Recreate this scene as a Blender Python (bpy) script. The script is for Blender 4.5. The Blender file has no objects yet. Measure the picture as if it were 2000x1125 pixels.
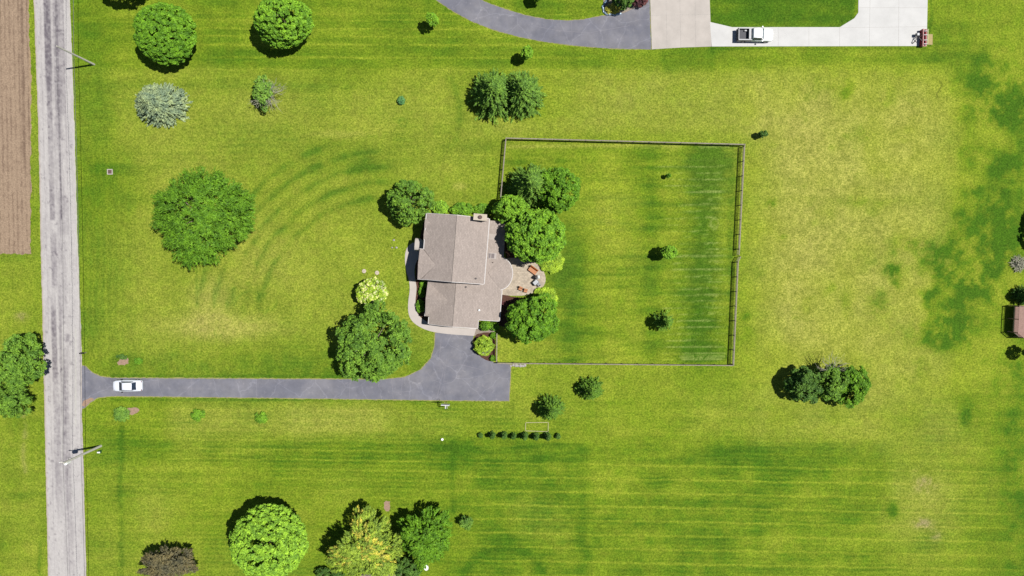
import bpy, math, random
import numpy as np
from mathutils import Vector, Matrix

# ------------------------------------------------------------------ camera, light, exposure
SC = bpy.context.scene
H, F = 108.0, 1333.33                       # camera height (m), focal length in photo pixels
RXA, RYA = math.radians(-2.1), math.radians(-1.07)
cd = bpy.data.cameras.new('camera')
cd.sensor_width, cd.lens, cd.clip_end, cd.clip_start = 36, 24, 5000, 1
cam = bpy.data.objects.new('camera', cd)
SC.collection.objects.link(cam)
RM = Matrix.Rotation(RYA, 3, 'Y') @ Matrix.Rotation(RXA, 3, 'X')
cam.matrix_world = Matrix.Translation((0, 0, H)) @ RM.to_4x4()
SC.camera = cam
R_ = np.array(RM)

SUN_EL, SUN_AZ = math.radians(64.5), math.radians(9.5)      # azimuth counted from +x towards +y
sunv = Vector((math.cos(SUN_EL)*math.cos(SUN_AZ), math.cos(SUN_EL)*math.sin(SUN_AZ), math.sin(SUN_EL)))
w = bpy.data.worlds.new('World'); SC.world = w; w.use_nodes = True
nt = w.node_tree
sky = nt.nodes.new('ShaderNodeTexSky'); sky.sky_type = 'NISHITA'; sky.sun_disc = False
sky.air_density = .9; sky.dust_density = .3; sky.sun_elevation = SUN_EL; sky.sun_rotation = math.radians(80.5)
nt.links.new(sky.outputs[0], nt.nodes['Background'].inputs[0])
nt.nodes['Background'].inputs[1].default_value = 0.05
sl = bpy.data.lights.new('sun', 'SUN'); sl.energy = 5.0; sl.angle = math.radians(0.5); sl.color = (1, .965, .91)
so = bpy.data.objects.new('sun', sl); SC.collection.objects.link(so)
so.rotation_euler = sunv.to_track_quat('Z', 'Y').to_euler(); so.location = (40, 0, 80)
vs = SC.view_settings; vs.view_transform = 'Standard'; vs.look = 'None'; vs.gamma = 1; vs.use_curve_mapping = False
vs.exposure = 0.55
GAIN = 2.3                                  # what a flat sunlit surface shows per unit of base colour

# ------------------------------------------------------------------ helpers
def P(u, v, z=0.0):
    """photo pixel (2000x1125) -> world point at height z"""
    d = R_ @ np.array([(u-1000)/F, -(v-562.5)/F, -1.0]); t = (H-z)/-d[2]
    return Vector((d[0]*t, d[1]*t, z))
def QV(x, y):
    """ground x,y arrays -> photo pixels"""
    c = np.stack([x, y, np.full_like(x, -H)], -1) @ R_
    return 1000+F*c[..., 0]/-c[..., 2], 562.5-F*c[..., 1]/-c[..., 2]
def s2l(c):
    c = np.asarray(c, float)/255
    return np.where(c <= .04045, c/12.92, ((c+.055)/1.055)**2.4)
def alb(c, g=GAIN): return tuple(s2l(c)/g)
M = {}
def nodes(name):
    m = bpy.data.materials.new(name); m.use_nodes = True; M[name] = m
    return m, m.node_tree, m.node_tree.nodes['Principled BSDF']
def mixrgb(nt, typ, fac, a, b):
    n = nt.nodes.new('ShaderNodeMix'); n.data_type = 'RGBA'; n.blend_type = typ
    for s, v in ((0, fac), (6, a), (7, b)):
        if isinstance(v, bpy.types.NodeSocket): nt.links.new(v, n.inputs[s])
        elif v is not None: n.inputs[s].default_value = v if s == 0 else (*v[:3], 1)
    return n.outputs[2]
def noise(nt, scale, detail=4, rough=.6, stretch=None, coord='Object'):
    tc = nt.nodes.new('ShaderNodeTexCoord'); src = tc.outputs[coord]
    if stretch:
        mp = nt.nodes.new('ShaderNodeMapping'); mp.inputs['Scale'].default_value = stretch
        nt.links.new(src, mp.inputs['Vector']); src = mp.outputs[0]
    n = nt.nodes.new('ShaderNodeTexNoise'); n.inputs['Scale'].default_value = scale
    n.inputs['Detail'].default_value = detail; n.inputs['Roughness'].default_value = rough
    nt.links.new(src, n.inputs['Vector']); return n.outputs[0]
def ramp(nt, src, a, b, pa=.3, pb=.7):
    r = nt.nodes.new('ShaderNodeValToRGB'); e = r.color_ramp.elements
    e[0].position, e[1].position = pa, pb
    e[0].color = (*((a,)*3 if not hasattr(a, '__len__') else a), 1); e[1].color = (*((b,)*3 if not hasattr(b, '__len__') else b), 1)
    nt.links.new(src, r.inputs[0]); return r.outputs[0]
def bump(nt, bs, src, dist=.02, st=.5):
    b = nt.nodes.new('ShaderNodeBump'); b.inputs['Distance'].default_value = dist; b.inputs['Strength'].default_value = st
    nt.links.new(src, b.inputs['Height']); nt.links.new(b.outputs[0], bs.inputs['Normal'])
def mat(name, col, rough=.8, spec=.3, var=.15, scale=2.0, metal=0, bumpd=0, stretch=None, raw=False):
    m, nt, bs = nodes(name)
    c = col if raw else alb(col)
    o = ramp(nt, noise(nt, scale, 5, .65, stretch), 1-var, 1+var, .32, .68)
    nt.links.new(mixrgb(nt, 'MULTIPLY', 1, c, o), bs.inputs['Base Color'])
    bs.inputs['Roughness'].default_value = rough; bs.inputs['Metallic'].default_value = metal
    bs.inputs['Specular IOR Level'].default_value = spec
    if bumpd: bump(nt, bs, noise(nt, scale*6, 4, .6, stretch), bumpd)
    return m
def attrmat(name, sc1, a1, sc2, a2, stretch=None, rough=.9, bumpd=.03, spec=.1, tint=None):
    """base colour from the mesh attribute 'tone', broken up by two noises"""
    m, nt, bs = nodes(name)
    at = nt.nodes.new('ShaderNodeAttribute'); at.attribute_name = 'tone'
    n1 = noise(nt, sc1, 6, .7); n2 = noise(nt, sc2, 4, .6, stretch)
    if tint: c = mixrgb(nt, 'MULTIPLY', 1, at.outputs[0], ramp(nt, n1, tint[0], tint[1], .37, .63))
    else: c = mixrgb(nt, 'MULTIPLY', 1, at.outputs[0], ramp(nt, n1, 1-a1, 1+a1, .34, .66))
    c = mixrgb(nt, 'MULTIPLY', 1, c, ramp(nt, n2, 1-a2, 1+a2, .34, .66))
    if tint: c = mixrgb(nt, 'MULTIPLY', 1, c, ramp(nt, noise(nt, 6.5, 1, .5), (.80, .83, .78), (1.21, 1.17, 1.25), .36, .64))
    nt.links.new(c, bs.inputs['Base Color']); bs.inputs['Roughness'].default_value = rough
    bs.inputs['Specular IOR Level'].default_value = spec
    bump(nt, bs, n1, bumpd, .6)
    return m
def leafmat(name, col, var=.35, warm=.2):
    m, nt, bs = nodes(name)
    g = nt.nodes.new('ShaderNodeNewGeometry')
    c = np.array(col)
    lo = tuple(c*(1-var)); hi = tuple(c*(1+var)*np.array([1+warm, 1.05, 1]))
    a = mixrgb(nt, 'MIX', g.outputs['Random Per Island'], lo, hi)
    a = mixrgb(nt, 'MULTIPLY', 1, a, ramp(nt, noise(nt, .9, 3, .6), (.68, .72, .8), (1.34, 1.24, 1.05), .38, .62))
    nt.links.new(a, bs.inputs['Base Color']); bs.inputs['Roughness'].default_value = .55
    bs.inputs['Specular IOR Level'].default_value = .12
    tr = nt.nodes.new('ShaderNodeBsdfTranslucent'); nt.links.new(a, tr.inputs[0])
    mx = nt.nodes.new('ShaderNodeMixShader'); mx.inputs[0].default_value = .06
    nt.links.new(bs.outputs[0], mx.inputs[1]); nt.links.new(tr.outputs[0], mx.inputs[2])
    nt.links.new(mx.outputs[0], nt.nodes['Material Output'].inputs[0])
    return m

def tag(o, label=None, cat=None, group=None, kind=None):
    if label: o['label'] = label
    if cat: o['category'] = cat
    if group: o['group'] = group
    if kind: o['kind'] = kind
    return o
def thing(name, label, cat, loc=(0, 0, 0), rz=0, group=None):
    o = bpy.data.objects.new(name, None); SC.collection.objects.link(o)
    o.location = loc; o.rotation_euler = (0, 0, rz); o.empty_display_size = .3
    return tag(o, label, cat, group)
def from_np(name, V, Fq, m, parent=None, smooth=False):
    me = bpy.data.meshes.new(name); nv, nf = len(V), len(Fq); k = Fq.shape[1]
    me.vertices.add(nv); me.vertices.foreach_set('co', np.ascontiguousarray(V, np.float32).ravel())
    me.loops.add(nf*k); me.loops.foreach_set('vertex_index', Fq.astype(np.int32).ravel())
    me.polygons.add(nf); me.polygons.foreach_set('loop_start', np.arange(0, nf*k, k, dtype=np.int32))
    me.polygons.foreach_set('loop_total', np.full(nf, k, np.int32))
    me.update(calc_edges=True); me.validate()
    if smooth: me.polygons.foreach_set('use_smooth', np.ones(len(me.polygons), bool))
    me.materials.append(M[m]); o = bpy.data.objects.new(name, me); SC.collection.objects.link(o)
    if parent: o.parent = parent
    return o
class MB:
    def __init__(s): s.v, s.f = [], []
    def add(s, vs, fs):
        n = len(s.v); s.v += [tuple(p) for p in vs]; s.f += [tuple(i+n for i in f) for f in fs]; return s
    def box(s, x0, x1, y0, y1, z0, z1, taper=0):
        t = taper
        return s.add([(x0, y0, z0), (x1, y0, z0), (x1, y1, z0), (x0, y1, z0), (x0+t, y0+t, z1), (x1-t, y0+t, z1), (x1-t, y1-t, z1), (x0+t, y1-t, z1)],
                     [(3, 2, 1, 0), (4, 5, 6, 7), (0, 1, 5, 4), (1, 2, 6, 5), (2, 3, 7, 6), (3, 0, 4, 7)])
    def beam(s, a, b, wd, ht):
        """box of width wd, height ht whose top centre line runs a->b"""
        a, b = Vector(a), Vector(b); d = (b-a); n = Vector((-d.y, d.x, 0)).normalized()*wd/2
        if n.length < 1e-6: n = Vector((wd/2, 0, 0))
        dn = Vector((0, 0, -ht))
        return s.add([a-n+dn, a+n+dn, b+n+dn, b-n+dn, a-n, a+n, b+n, b-n], [(0, 1, 2, 3), (7, 6, 5, 4), (4, 5, 1, 0), (5, 6, 2, 1), (6, 7, 3, 2), (7, 4, 0, 3)])
    def tube(s, pts, rad, n=8, caps=True):
        pts = [Vector(p) for p in pts]; rad = rad if hasattr(rad, '__len__') else [rad]*len(pts)
        base = len(s.v)
        for i, p in enumerate(pts):
            d = (pts[min(i+1, len(pts)-1)]-pts[max(i-1, 0)]).normalized()
            a = d.cross(Vector((.31, .17, .9)) if abs(d.z) < .9 else Vector((1, 0, 0))).normalized(); b = d.cross(a)
            for k in range(n):
                t = 2*math.pi*k/n; s.v.append(tuple(p+(a*math.cos(t)+b*math.sin(t))*rad[i]))
        for i in range(len(pts)-1):
            for k in range(n):
                q = base+i*n; s.f.append((q+k, q+(k+1) % n, q+n+(k+1) % n, q+n+k))
        if caps:
            s.f.append(tuple(base+k for k in reversed(range(n)))); q = base+(len(pts)-1)*n; s.f.append(tuple(q+k for k in range(n)))
        return s
    def prism(s, poly, z0, z1):
        n = len(poly); top = [(p[0], p[1], z1 if len(p) < 3 else p[2]) for p in poly]
        bot = [(p[0], p[1], z0 if len(p) < 3 else p[2]-(z1-z0)) for p in poly]
        ar = sum(poly[i][0]*poly[(i+1) % n][1]-poly[(i+1) % n][0]*poly[i][1] for i in range(n))
        if ar < 0: top.reverse(); bot.reverse()
        return s.add(bot+top, [tuple(reversed(range(n))), tuple(range(n, 2*n))]+[(i, (i+1) % n, n+(i+1) % n, n+i) for i in range(n)])
    def slab(s, poly, t=.16): return s.prism(poly, 0, t)
    def profile(s, prof, a0, a1, axis):
        """prof: (h,z) outline extruded from a0 to a1 along axis 'y' (h=x) or 'x' (h=y)"""
        n = len(prof); f = (lambda h, z, a: (h, a, z)) if axis == 'y' else (lambda h, z, a: (a, h, z))
        return s.add([f(h, z, a0) for h, z in prof]+[f(h, z, a1) for h, z in prof],
                     [tuple(range(n)), tuple(reversed(range(n, 2*n)))]+[(i, n+i, n+(i+1) % n, (i+1) % n) for i in range(n)])
    def loft(s, rings, caps=True):
        n = len(rings[0]); b = len(s.v)
        for r in rings: s.v += [tuple(p) for p in r]
        for i in range(len(rings)-1):
            for k in range(n):
                q = b+i*n; s.f.append((q+k, q+(k+1) % n, q+n+(k+1) % n, q+n+k))
        if caps: s.f.append(tuple(b+k for k in reversed(range(n)))); q = b+(len(rings)-1)*n; s.f.append(tuple(q+k for k in range(n)))
        return s
    def build(s, name, m, parent=None, smooth=False, bevel=0, origin=None):
        if origin is not None: s.v = [tuple(Vector(p)-Vector(origin)) for p in s.v]
        me = bpy.data.meshes.new(name); me.from_pydata(s.v, [], s.f); me.validate()
        import bmesh
        bm = bmesh.new(); bm.from_mesh(me); bmesh.ops.recalc_face_normals(bm, faces=bm.faces)
        if bevel: bmesh.ops.bevel(bm, geom=list(bm.edges), offset=bevel, segments=2, affect='EDGES', profile=.6)
        bm.to_mesh(me); bm.free()
        me.materials.append(M[m])
        if smooth: me.polygons.foreach_set('use_smooth', [True]*len(me.polygons))
        o = bpy.data.objects.new(name, me); SC.collection.objects.link(o)
        if parent: o.parent = parent
        if origin is not None: o.location = origin
        return o

# numpy value noise
def vnoise(x, y, seed):
    xi, yi = np.floor(x).astype(np.int64), np.floor(y).astype(np.int64); xf, yf = x-xi, y-yi
    xf, yf = xf*xf*(3-2*xf), yf*yf*(3-2*yf)
    def h(a, b):
        n = (a*374761393+b*668265263+seed*1442695041) & 0x7fffffff; n = ((n ^ (n >> 13))*1274126177) & 0x7fffffff
        return ((n ^ (n >> 16)) & 0xffff)/65535.0
    return (h(xi, yi)*(1-xf)+h(xi+1, yi)*xf)*(1-yf)+(h(xi, yi+1)*(1-xf)+h(xi+1, yi+1)*xf)*yf
def fbm(x, y, s, seed, o=4):
    r = 0; a = .5; t = 0
    for k in range(o): r = r+a*vnoise(x/s*2**k+k*17.3, y/s*2**k-k*9.1, seed+k); t += a; a *= .55
    return r/t*2-1
def sstep(a, b, x): t = np.clip((x-a)/(b-a), 0, 1); return t*t*(3-2*t)
def sbox(u, v, u0, u1, v0, v1, s): return sstep(u0-s, u0+s, u)*(1-sstep(u1-s, u1+s, u))*sstep(v0-s, v0+s, v)*(1-sstep(v1-s, v1+s, v))
def blob(u, v, cu, cv, ru, rv, p=1.5): return np.exp(-(((u-cu)/ru)**2+((v-cv)/rv)**2)**p)
def tone_sheet(name, X, Y, Z, col, m):
    """grid sheet with a 'tone' colour per vertex"""
    ny, nx = X.shape; idx = np.arange(nx*ny).reshape(ny, nx)
    Fq = np.stack([idx[:-1, :-1], idx[:-1, 1:], idx[1:, 1:], idx[1:, :-1]], -1).reshape(-1, 4)
    o = from_np(name, np.stack([X, Y, Z], -1).reshape(-1, 3), Fq, m)
    at = o.data.color_attributes.new('tone', 'FLOAT_COLOR', 'POINT')
    c = np.ones((nx*ny, 4), np.float32); c[:, :3] = (s2l(np.clip(col, 0, 255))/GAIN).reshape(-1, 3)
    at.data.foreach_set('color', c.ravel()); return o
def jag(pts, amp=.06, step=.35, closed=True, seed=3):
    """resample a world polyline and roughen it"""
    rnd = random.Random(seed); out = []; n = len(pts)
    for i in range(n if closed else n-1):
        a, b = Vector(pts[i][:2]), Vector(pts[(i+1) % n][:2]); k = max(1, int((b-a).length/step)); d = (b-a).normalized() if (b-a).length else Vector((0, 0)); nn = Vector((-d.y, d.x))
        for j in range(k): out.append((a+(b-a)*j/k)+nn*rnd.uniform(-amp, amp))
    return [(p.x, p.y) for p in out]
def smooth_poly(px, z=0, it=2, fixed=()):
    """Chaikin-smoothed closed pixel outline -> world"""
    pts = [tuple(p) for p in px]
    for _ in range(it):
        q = []
        for i in range(len(pts)):
            a, b = pts[i], pts[(i+1) % len(pts)]
            q += [(a[0]*.75+b[0]*.25, a[1]*.75+b[1]*.25), (a[0]*.25+b[0]*.75, a[1]*.25+b[1]*.75)]
        pts = q
    return [tuple(P(u, v, z)[:2]) for u, v in pts]
def W(px, z=0): return [tuple(P(u, v, z)[:2]) for u, v in px]

# ------------------------------------------------------------------ materials
attrmat('lawn_grass', 3.4, .2, 2.2, .11, (1, 6, 1), bumpd=.06, tint=((.58, .66, .45), (1.42, 1.31, 1.75)))
attrmat('road_surface', 6, .06, 3.0, .07, (8, .25, 1), bumpd=.006)
attrmat('field_soil', 5, .26, 3.0, .12, (5, .5, 1), bumpd=.05)
mat('asphalt', (146, 146, 156), .9, .2, .12, .55, bumpd=.01)
nt_ = M['asphalt'].node_tree; bs_ = nt_.nodes['Principled BSDF']; src = bs_.inputs['Base Color'].links[0].from_socket
tc = nt_.nodes.new('ShaderNodeTexCoord'); vo = nt_.nodes.new('ShaderNodeTexVoronoi'); vo.feature = 'DISTANCE_TO_EDGE'; vo.inputs['Scale'].default_value = .22
wp = nt_.nodes.new('ShaderNodeVectorMath'); wp.operation = 'ADD'; nt_.links.new(tc.outputs['Object'], wp.inputs[0])
nn_ = nt_.nodes.new('ShaderNodeTexNoise'); nn_.inputs['Scale'].default_value = .8; nn_.inputs['Detail'].default_value = 4; nt_.links.new(tc.outputs['Object'], nn_.inputs['Vector']); nt_.links.new(nn_.outputs['Color'], wp.inputs[1]); nt_.links.new(wp.outputs[0], vo.inputs['Vector'])
ck = mixrgb(nt_, 'MULTIPLY', 1, src, ramp(nt_, vo.outputs[0], 1.22, 1.0, .004, .014))
pt = mixrgb(nt_, 'MULTIPLY', 1, ck, ramp(nt_, noise(nt_, .18, 5, .7), (.86, .87, .9), (1.12, 1.1, 1.06), .4, .6))
pt = mixrgb(nt_, 'MULTIPLY', 1, pt, ramp(nt_, noise(nt_, 1.3, 3, .5), (1, 1, 1), (1.22, 1.2, 1.16), .62, .70))
nt_.links.new(pt, bs_.inputs['Base Color'])
mat('dry_fringe', (178, 174, 112), .95, .1, .25, 3)
mat('asphalt_seam', (166, 163, 172), .9, .2, .1, 2)
mat('concrete', (243, 242, 239), .85, .2, .07, .35)
mat('concrete_beige', (222, 213, 204), .85, .2, .09, .4)
mat('concrete_walk', (226, 216, 208), .85, .2, .05, .8)
mat('joint', (214, 209, 203), .9, .1, .1, 2)
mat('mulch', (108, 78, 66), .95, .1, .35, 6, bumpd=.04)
mat('bare_soil', (190, 160, 138), .95, .1, .2, 4, bumpd=.02)
mat('gravel', (178, 165, 150), .95, .1, .3, 8, bumpd=.03)
mat('stone', (205, 198, 196), .85, .2, .25, 5, bumpd=.02)
mat('gutter_white', (240, 234, 230), .5, .4, .05, 2)
mat('siding', (206, 190, 168), .7, .3, .06, 3)
mat('brick_wall', (150, 104, 84), .85, .2, .25, 8)
mat('glass_dark', (.012, .02, .035), .12, .6, .2, 1, raw=True)
mat('glass_sky', (.06, .09, .10), .1, .6, .2, 1, raw=True)
mat('door_paint', (196, 190, 180), .5, .4, .05, 2)
mat('chimney_cap', (232, 218, 196), .8, .2, .08, 3)
mat('flue', (120, 96, 90), .7, .3, .2, 5)
mat('roof_vent', (120, 110, 108), .5, .4, .1, 3)
mat('white_metal', (.62, .62, .62), .5, .4, .04, 2, raw=True)
mat('wood_pole', (.42, .40, .36), .85, .2, .12, 3, stretch=(6, 6, .5), raw=True)
mat('wood_fence', (178, 168, 152), .9, .1, .2, 3)
mat('wood_bark', (.16, .13, .10), .95, .1, .25, 4, raw=True, bumpd=.02)
mat('dead_wood', (212, 208, 186), .9, .1, .2, 4)
mat('wire', (120, 118, 120), .6, .3, .1, 2)
mat('car_silver', (.52, .54, .60), .3, .5, .02, 1, raw=True)
mat('car_white', (.78, .78, .80), .3, .5, .02, 1, raw=True)
mat('tyre', (.02, .02, .022), .8, .3, .1, 4, raw=True)
mat('rim', (150, 152, 156), .35, .6, .1, 4, metal=.7)
mat('bed_liner', (112, 112, 118), .8, .2, .1, 6)
mat('steel_grey', (150, 152, 156), .4, .5, .1, 4, metal=.3)
mat('black_plastic', (.02, .02, .022), .5, .4, .1, 2, raw=True)
mat('red_paint', (170, 14, 40), .4, .5, .15, 3)
mat('lamp_red', (150, 20, 24), .3, .5, .05, 1)
mat('lamp_clear', (225, 228, 232), .2, .6, .05, 1)
mat('plywood', (206, 186, 130), .85, .2, .12, 3)
mat('orange_cushion', (226, 160, 118), .85, .2, .15, 5)
mat('rust_cushion', (176, 96, 34), .85, .2, .2, 5)
mat('pale_timber', (214, 212, 160), .85, .2, .12, 4)
mat('deck_plank', (186, 150, 138), .8, .2, .15, 4)
mat('green_plastic', (50, 110, 60), .5, .4, .1, 3)
mat('blue_sheet', (168, 200, 226), .4, .5, .2, 5)
mat('shed_roof', (150, 140, 132), .9, .1, .2, 3)
mat('skylight_frame', (206, 196, 190), .7, .2, .05, 2)
mat('roof_patch', (206, 194, 186), .9, .1, .05, 2)
mat('skylight_glass', (142, 132, 132), .7, .2, .06, 2)
# shingles: courses follow the slope
m, nt_, bs_ = nodes('shingle')
br = nt_.nodes.new('ShaderNodeTexBrick'); tc = nt_.nodes.new('ShaderNodeTexCoord')
mp = nt_.nodes.new('ShaderNodeMapping'); mp.inputs['Rotation'].default_value = (0, 0, math.radians(90))
nt_.links.new(tc.outputs['Object'], mp.inputs[0]); nt_.links.new(mp.outputs[0], br.inputs[0])
cc = np.array(alb((198, 184, 175)))
br.inputs['Color1'].default_value = (*(cc*1.08), 1); br.inputs['Color2'].default_value = (*(cc*.92), 1); br.inputs['Mortar'].default_value = (*(cc*.82), 1)
br.inputs['Scale'].default_value = 1; br.inputs['Brick Width'].default_value = .45; br.inputs['Row Height'].default_value = .22; br.inputs['Mortar Size'].default_value = .02
c_ = mixrgb(nt_, 'MULTIPLY', 1, br.outputs[0], ramp(nt_, noise(nt_, 5, 6, .75), .88, 1.12, .35, .65))
c_ = mixrgb(nt_, 'MULTIPLY', 1, c_, ramp(nt_, noise(nt_, .35, 3, .6), .96, 1.04, .35, .65))
nt_.links.new(c_, bs_.inputs['Base Color']); bs_.inputs['Roughness'].default_value = .95; bs_.inputs['Specular IOR Level'].default_value = .1
# pavers
m, nt_, bs_ = nodes('paver')
br = nt_.nodes.new('ShaderNodeTexBrick'); tc = nt_.nodes.new('ShaderNodeTexCoord'); nt_.links.new(tc.outputs['Object'], br.inputs[0])
cc = np.array(alb((216, 200, 178)))
br.inputs['Color1'].default_value = (*(cc*1.12), 1); br.inputs['Color2'].default_value = (*(cc*.86), 1); br.inputs['Mortar'].default_value = (*(cc*.62), 1)
br.inputs['Scale'].default_value = 1; br.inputs['Brick Width'].default_value = .42; br.inputs['Row Height'].default_value = .28; br.inputs['Mortar Size'].default_value = .012
nt_.links.new(mixrgb(nt_, 'MULTIPLY', 1, br.outputs[0], ramp(nt_, noise(nt_, 1.6, 5, .6), .86, 1.16, .35, .65)), bs_.inputs['Base Color'])
bs_.inputs['Roughness'].default_value = .9

LEAF = {'mid': (.082, .205, .014), 'bright': (.112, .26, .02), 'lime': (.16, .33, .03), 'dark': (.055, .13, .022), 'locust': (.076, .19, .014),
        'pine': (.105, .225, .035), 'spruce': (.20, .29, .17), 'olive': (.10, .10, .055), 'yellow': (.17, .28, .035), 'gold': (.36, .38, .06), 'white': (.42, .50, .22),
        'purple': (.10, .045, .05), 'oak': (.09, .20, .024), 'teal': (.07, .20, .07), 'fern': (.20, .34, .03)}
for k_, c_ in LEAF.items(): leafmat('leaf_'+k_, c_)

# ------------------------------------------------------------------ ground: lawn
fx = np.arange(-86, 90.01, .2); fy = np.arange(-54, 46.01, .2)
xs = np.concatenate([np.linspace(-900, -100, 9), [-92], fx, [96], np.linspace(100, 900, 9)])
ys = np.concatenate([np.linspace(-900, -70, 9), [-60], fy, [52], np.linspace(60, 900, 9)])
X, Y = np.meshgrid(xs, ys)
U, V = QV(X, Y)
U = U+4*fbm(X, Y, 3, 90, 2); V = V+2*fbm(X, Y, 3, 91, 2)
wu, wv_ = 22*fbm(X, Y, 5, 92, 4), 20*fbm(X, Y, 5, 93, 4)
n15, n5, n2, nf = fbm(X, Y, 17, 1), fbm(X, Y, 5, 7), fbm(X, Y, 1.6, 13, 3), fbm(X, Y, .55, 19, 2)
nstk = fbm(X*.18, Y*1.6, 1.5, 31, 3)                      # long streaks left-right, as mown
nver = fbm(X*1.4, Y*.12, 1.5, 37, 3)
g = .26+.22*n15+.24*n5+.17*n2+.10*nstk
dry = .06+.25*fbm(X, Y, 12, 41)
def band(a, b, s=6): return sstep(a-s, a+s, V)*(1-sstep(b-s, b+s, V))
left = 1-sstep(1420, 1560, U)
# verge beside the road and top strips
g = g+.20*sbox(U, V, 130, 215, -50, 760, 26)+.12*sbox(U, V, 215, 262, 300, 720, 10)
top = sbox(U, V, 150, 1900, -80, 128, 12)
g = g+.14*top*(.6+1.4*nstk)+.16*band(90, 134, 10)*sbox(U, V, 380, 1500, -50, 200, 60)
for y0, h_ in ((26, 1.3), (39, 1.1), (56, 1.7), (71, 1.2), (87, 1.7), (112, 2.0), (136, 1.2)):
    g = g-.6*np.exp(-((V-y0-.002*(U-600))/h_)**2)*sbox(U, V, 380, 1150, 0, 145, 40)*(.6+.6*n2)
g = g+.5*sbox(U, V, 1385, 1670, -60, 60, 6)+.25*sbox(U, V, 1000, 1180, -60, 35, 10)
g = g+.28*sbox(U, V, 1290, 1395, 95, 142, 6)+.16*sbox(U, V, 1560, 1830, 92, 120, 8)
dry = dry-.25*top+.25*top*n5
# front lawn between road and house
dry = dry+.30*sbox(U, V, 230, 950, 150, 700, 70)
dry = dry+.65*blob(U, V, 440, 640, 115, 26)+.5*blob(U, V, 410, 590, 40, 55)+.3*blob(U, V, 660, 262, 60, 8)+.5*blob(U, V, 900, 363, 15, 8)+.3*blob(U, V, 1010, 250, 60, 22)
rr = np.hypot(U-760, (V-640)); th = np.degrees(np.arctan2(640-V, 760-U))
wv = .5+.5*np.cos((rr-375)/30*2*np.pi)
arc = (wv**2)*sstep(225, 255, rr)*(1-sstep(378, 392, rr))*sstep(2, 14, th)*(1-sstep(82, 95, th))
g = g+.40*arc*np.clip(.75+1.0*n5+.9*n2+.4*nf, .05, 1.3)
vm = np.clip(sum(np.exp(-((U-u0-.03*(V-570))/3.2)**2) for u0 in (386, 416, 441, 470, 505)), 0, 1)*sbox(U, V, 375, 520, 520, 606, 12)
g = g+.30*vm*np.clip(.7+n2, 0, 1.3)
g = g+.35*blob(U, V, 700, 325, 70, 18)*(.6+n5)+.2*blob(U, V, 650, 300, 130, 35)
g = g+.35*np.exp(-(np.hypot(U-760, V-225)-140)**2/60)*(sbox(U, V, 860, 925, 150, 275, 14))
g = g+.3*blob(U, V, 930, 285, 60, 14)+.25*blob(U, V, 235, 330, 60, 12)+.2*blob(U, V, 420, 165, 250, 10)
for cu, cv, r1 in ((425, 648, 9), (787, 238, 8), (490, 598, 34), (520, 590, 20)):
    g = g+.3*np.exp(-((np.hypot(U-cu, (V-cv)*1.2)-r1)/2.2)**2)*(.4+.6*(nf > -.1))
# verge just above and below the house drive
g = g+.22*sbox(U, V, 215, 700, 690, 738, 8)*(.7+.6*n2)+.3*sbox(U, V, 800, 850, 640, 740, 8)+.25*sbox(U, V, 600, 830, 545, 600, 20)*0
# inside the fence
fen = sbox(U, V, 985-.025*(V-270), 1447-.055*(V-270), 282, 708, 4)
g = g+fen*(.05+.34*nstk+.08*n2+.10*np.cos(V/12.5*2*np.pi+2.5*n15)*sstep(1040, 1120, U)*(.5+.9*n5))
g = g+fen*(.72*np.exp(-((U-1385+.06*(V-300))/36)**2)+.40*np.exp(-((U-1118)/30)**2)*sstep(400, 470, V)+.30*np.exp(-((U-1272)/20)**2)-.14*np.exp(-((U-1200)/28)**2))
g = g+fen*(.45*blob(U, V, 1385, 315, 50, 30)+.3*blob(U, V, 1090, 545, 26, 34)+.22*blob(U, V, 1230, 312, 30, 15)+.3*blob(U, V, 1430, 500, 8, 220))
strk = fen*np.clip(.62+1.1*nstk+.7*nf+.4*n2, 0, 1)*sstep(.45, .95, np.cos((V+.01*U)/12.6*2*np.pi+1))*sbox(U, V, 1312+60*n5, 1414+14*n2, 318, 702, 16)
strk = strk+.8*fen*(nf > -.2)*sbox(U, V, 1325, 1425, 693, 703, 3)*(n2 > -.3)+.7*fen*sbox(U, V, 1365, 1425, 284, 289, 2)*(nf > -.2)
strk = strk+.5*fen*(nf > 0)*(np.cos(V/17*2*np.pi) > .6)*sbox(U, V, 1375, 1408, 340, 640, 10)
strk = strk+.9*(np.exp(-((np.hypot(U-1396, (V-437)*.8)-8)/1.6)**2))*fen
edge_f = fen*(np.exp(-((V-285)/5)**2)*sbox(U, V, 990, 1330, 270, 300, 10)*.5)
dry = dry+edge_f+fen*(.02+.15*n5)+.35*fen*blob(U, V, 1200, 420, 70, 70)*(.6+nstk)
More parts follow.
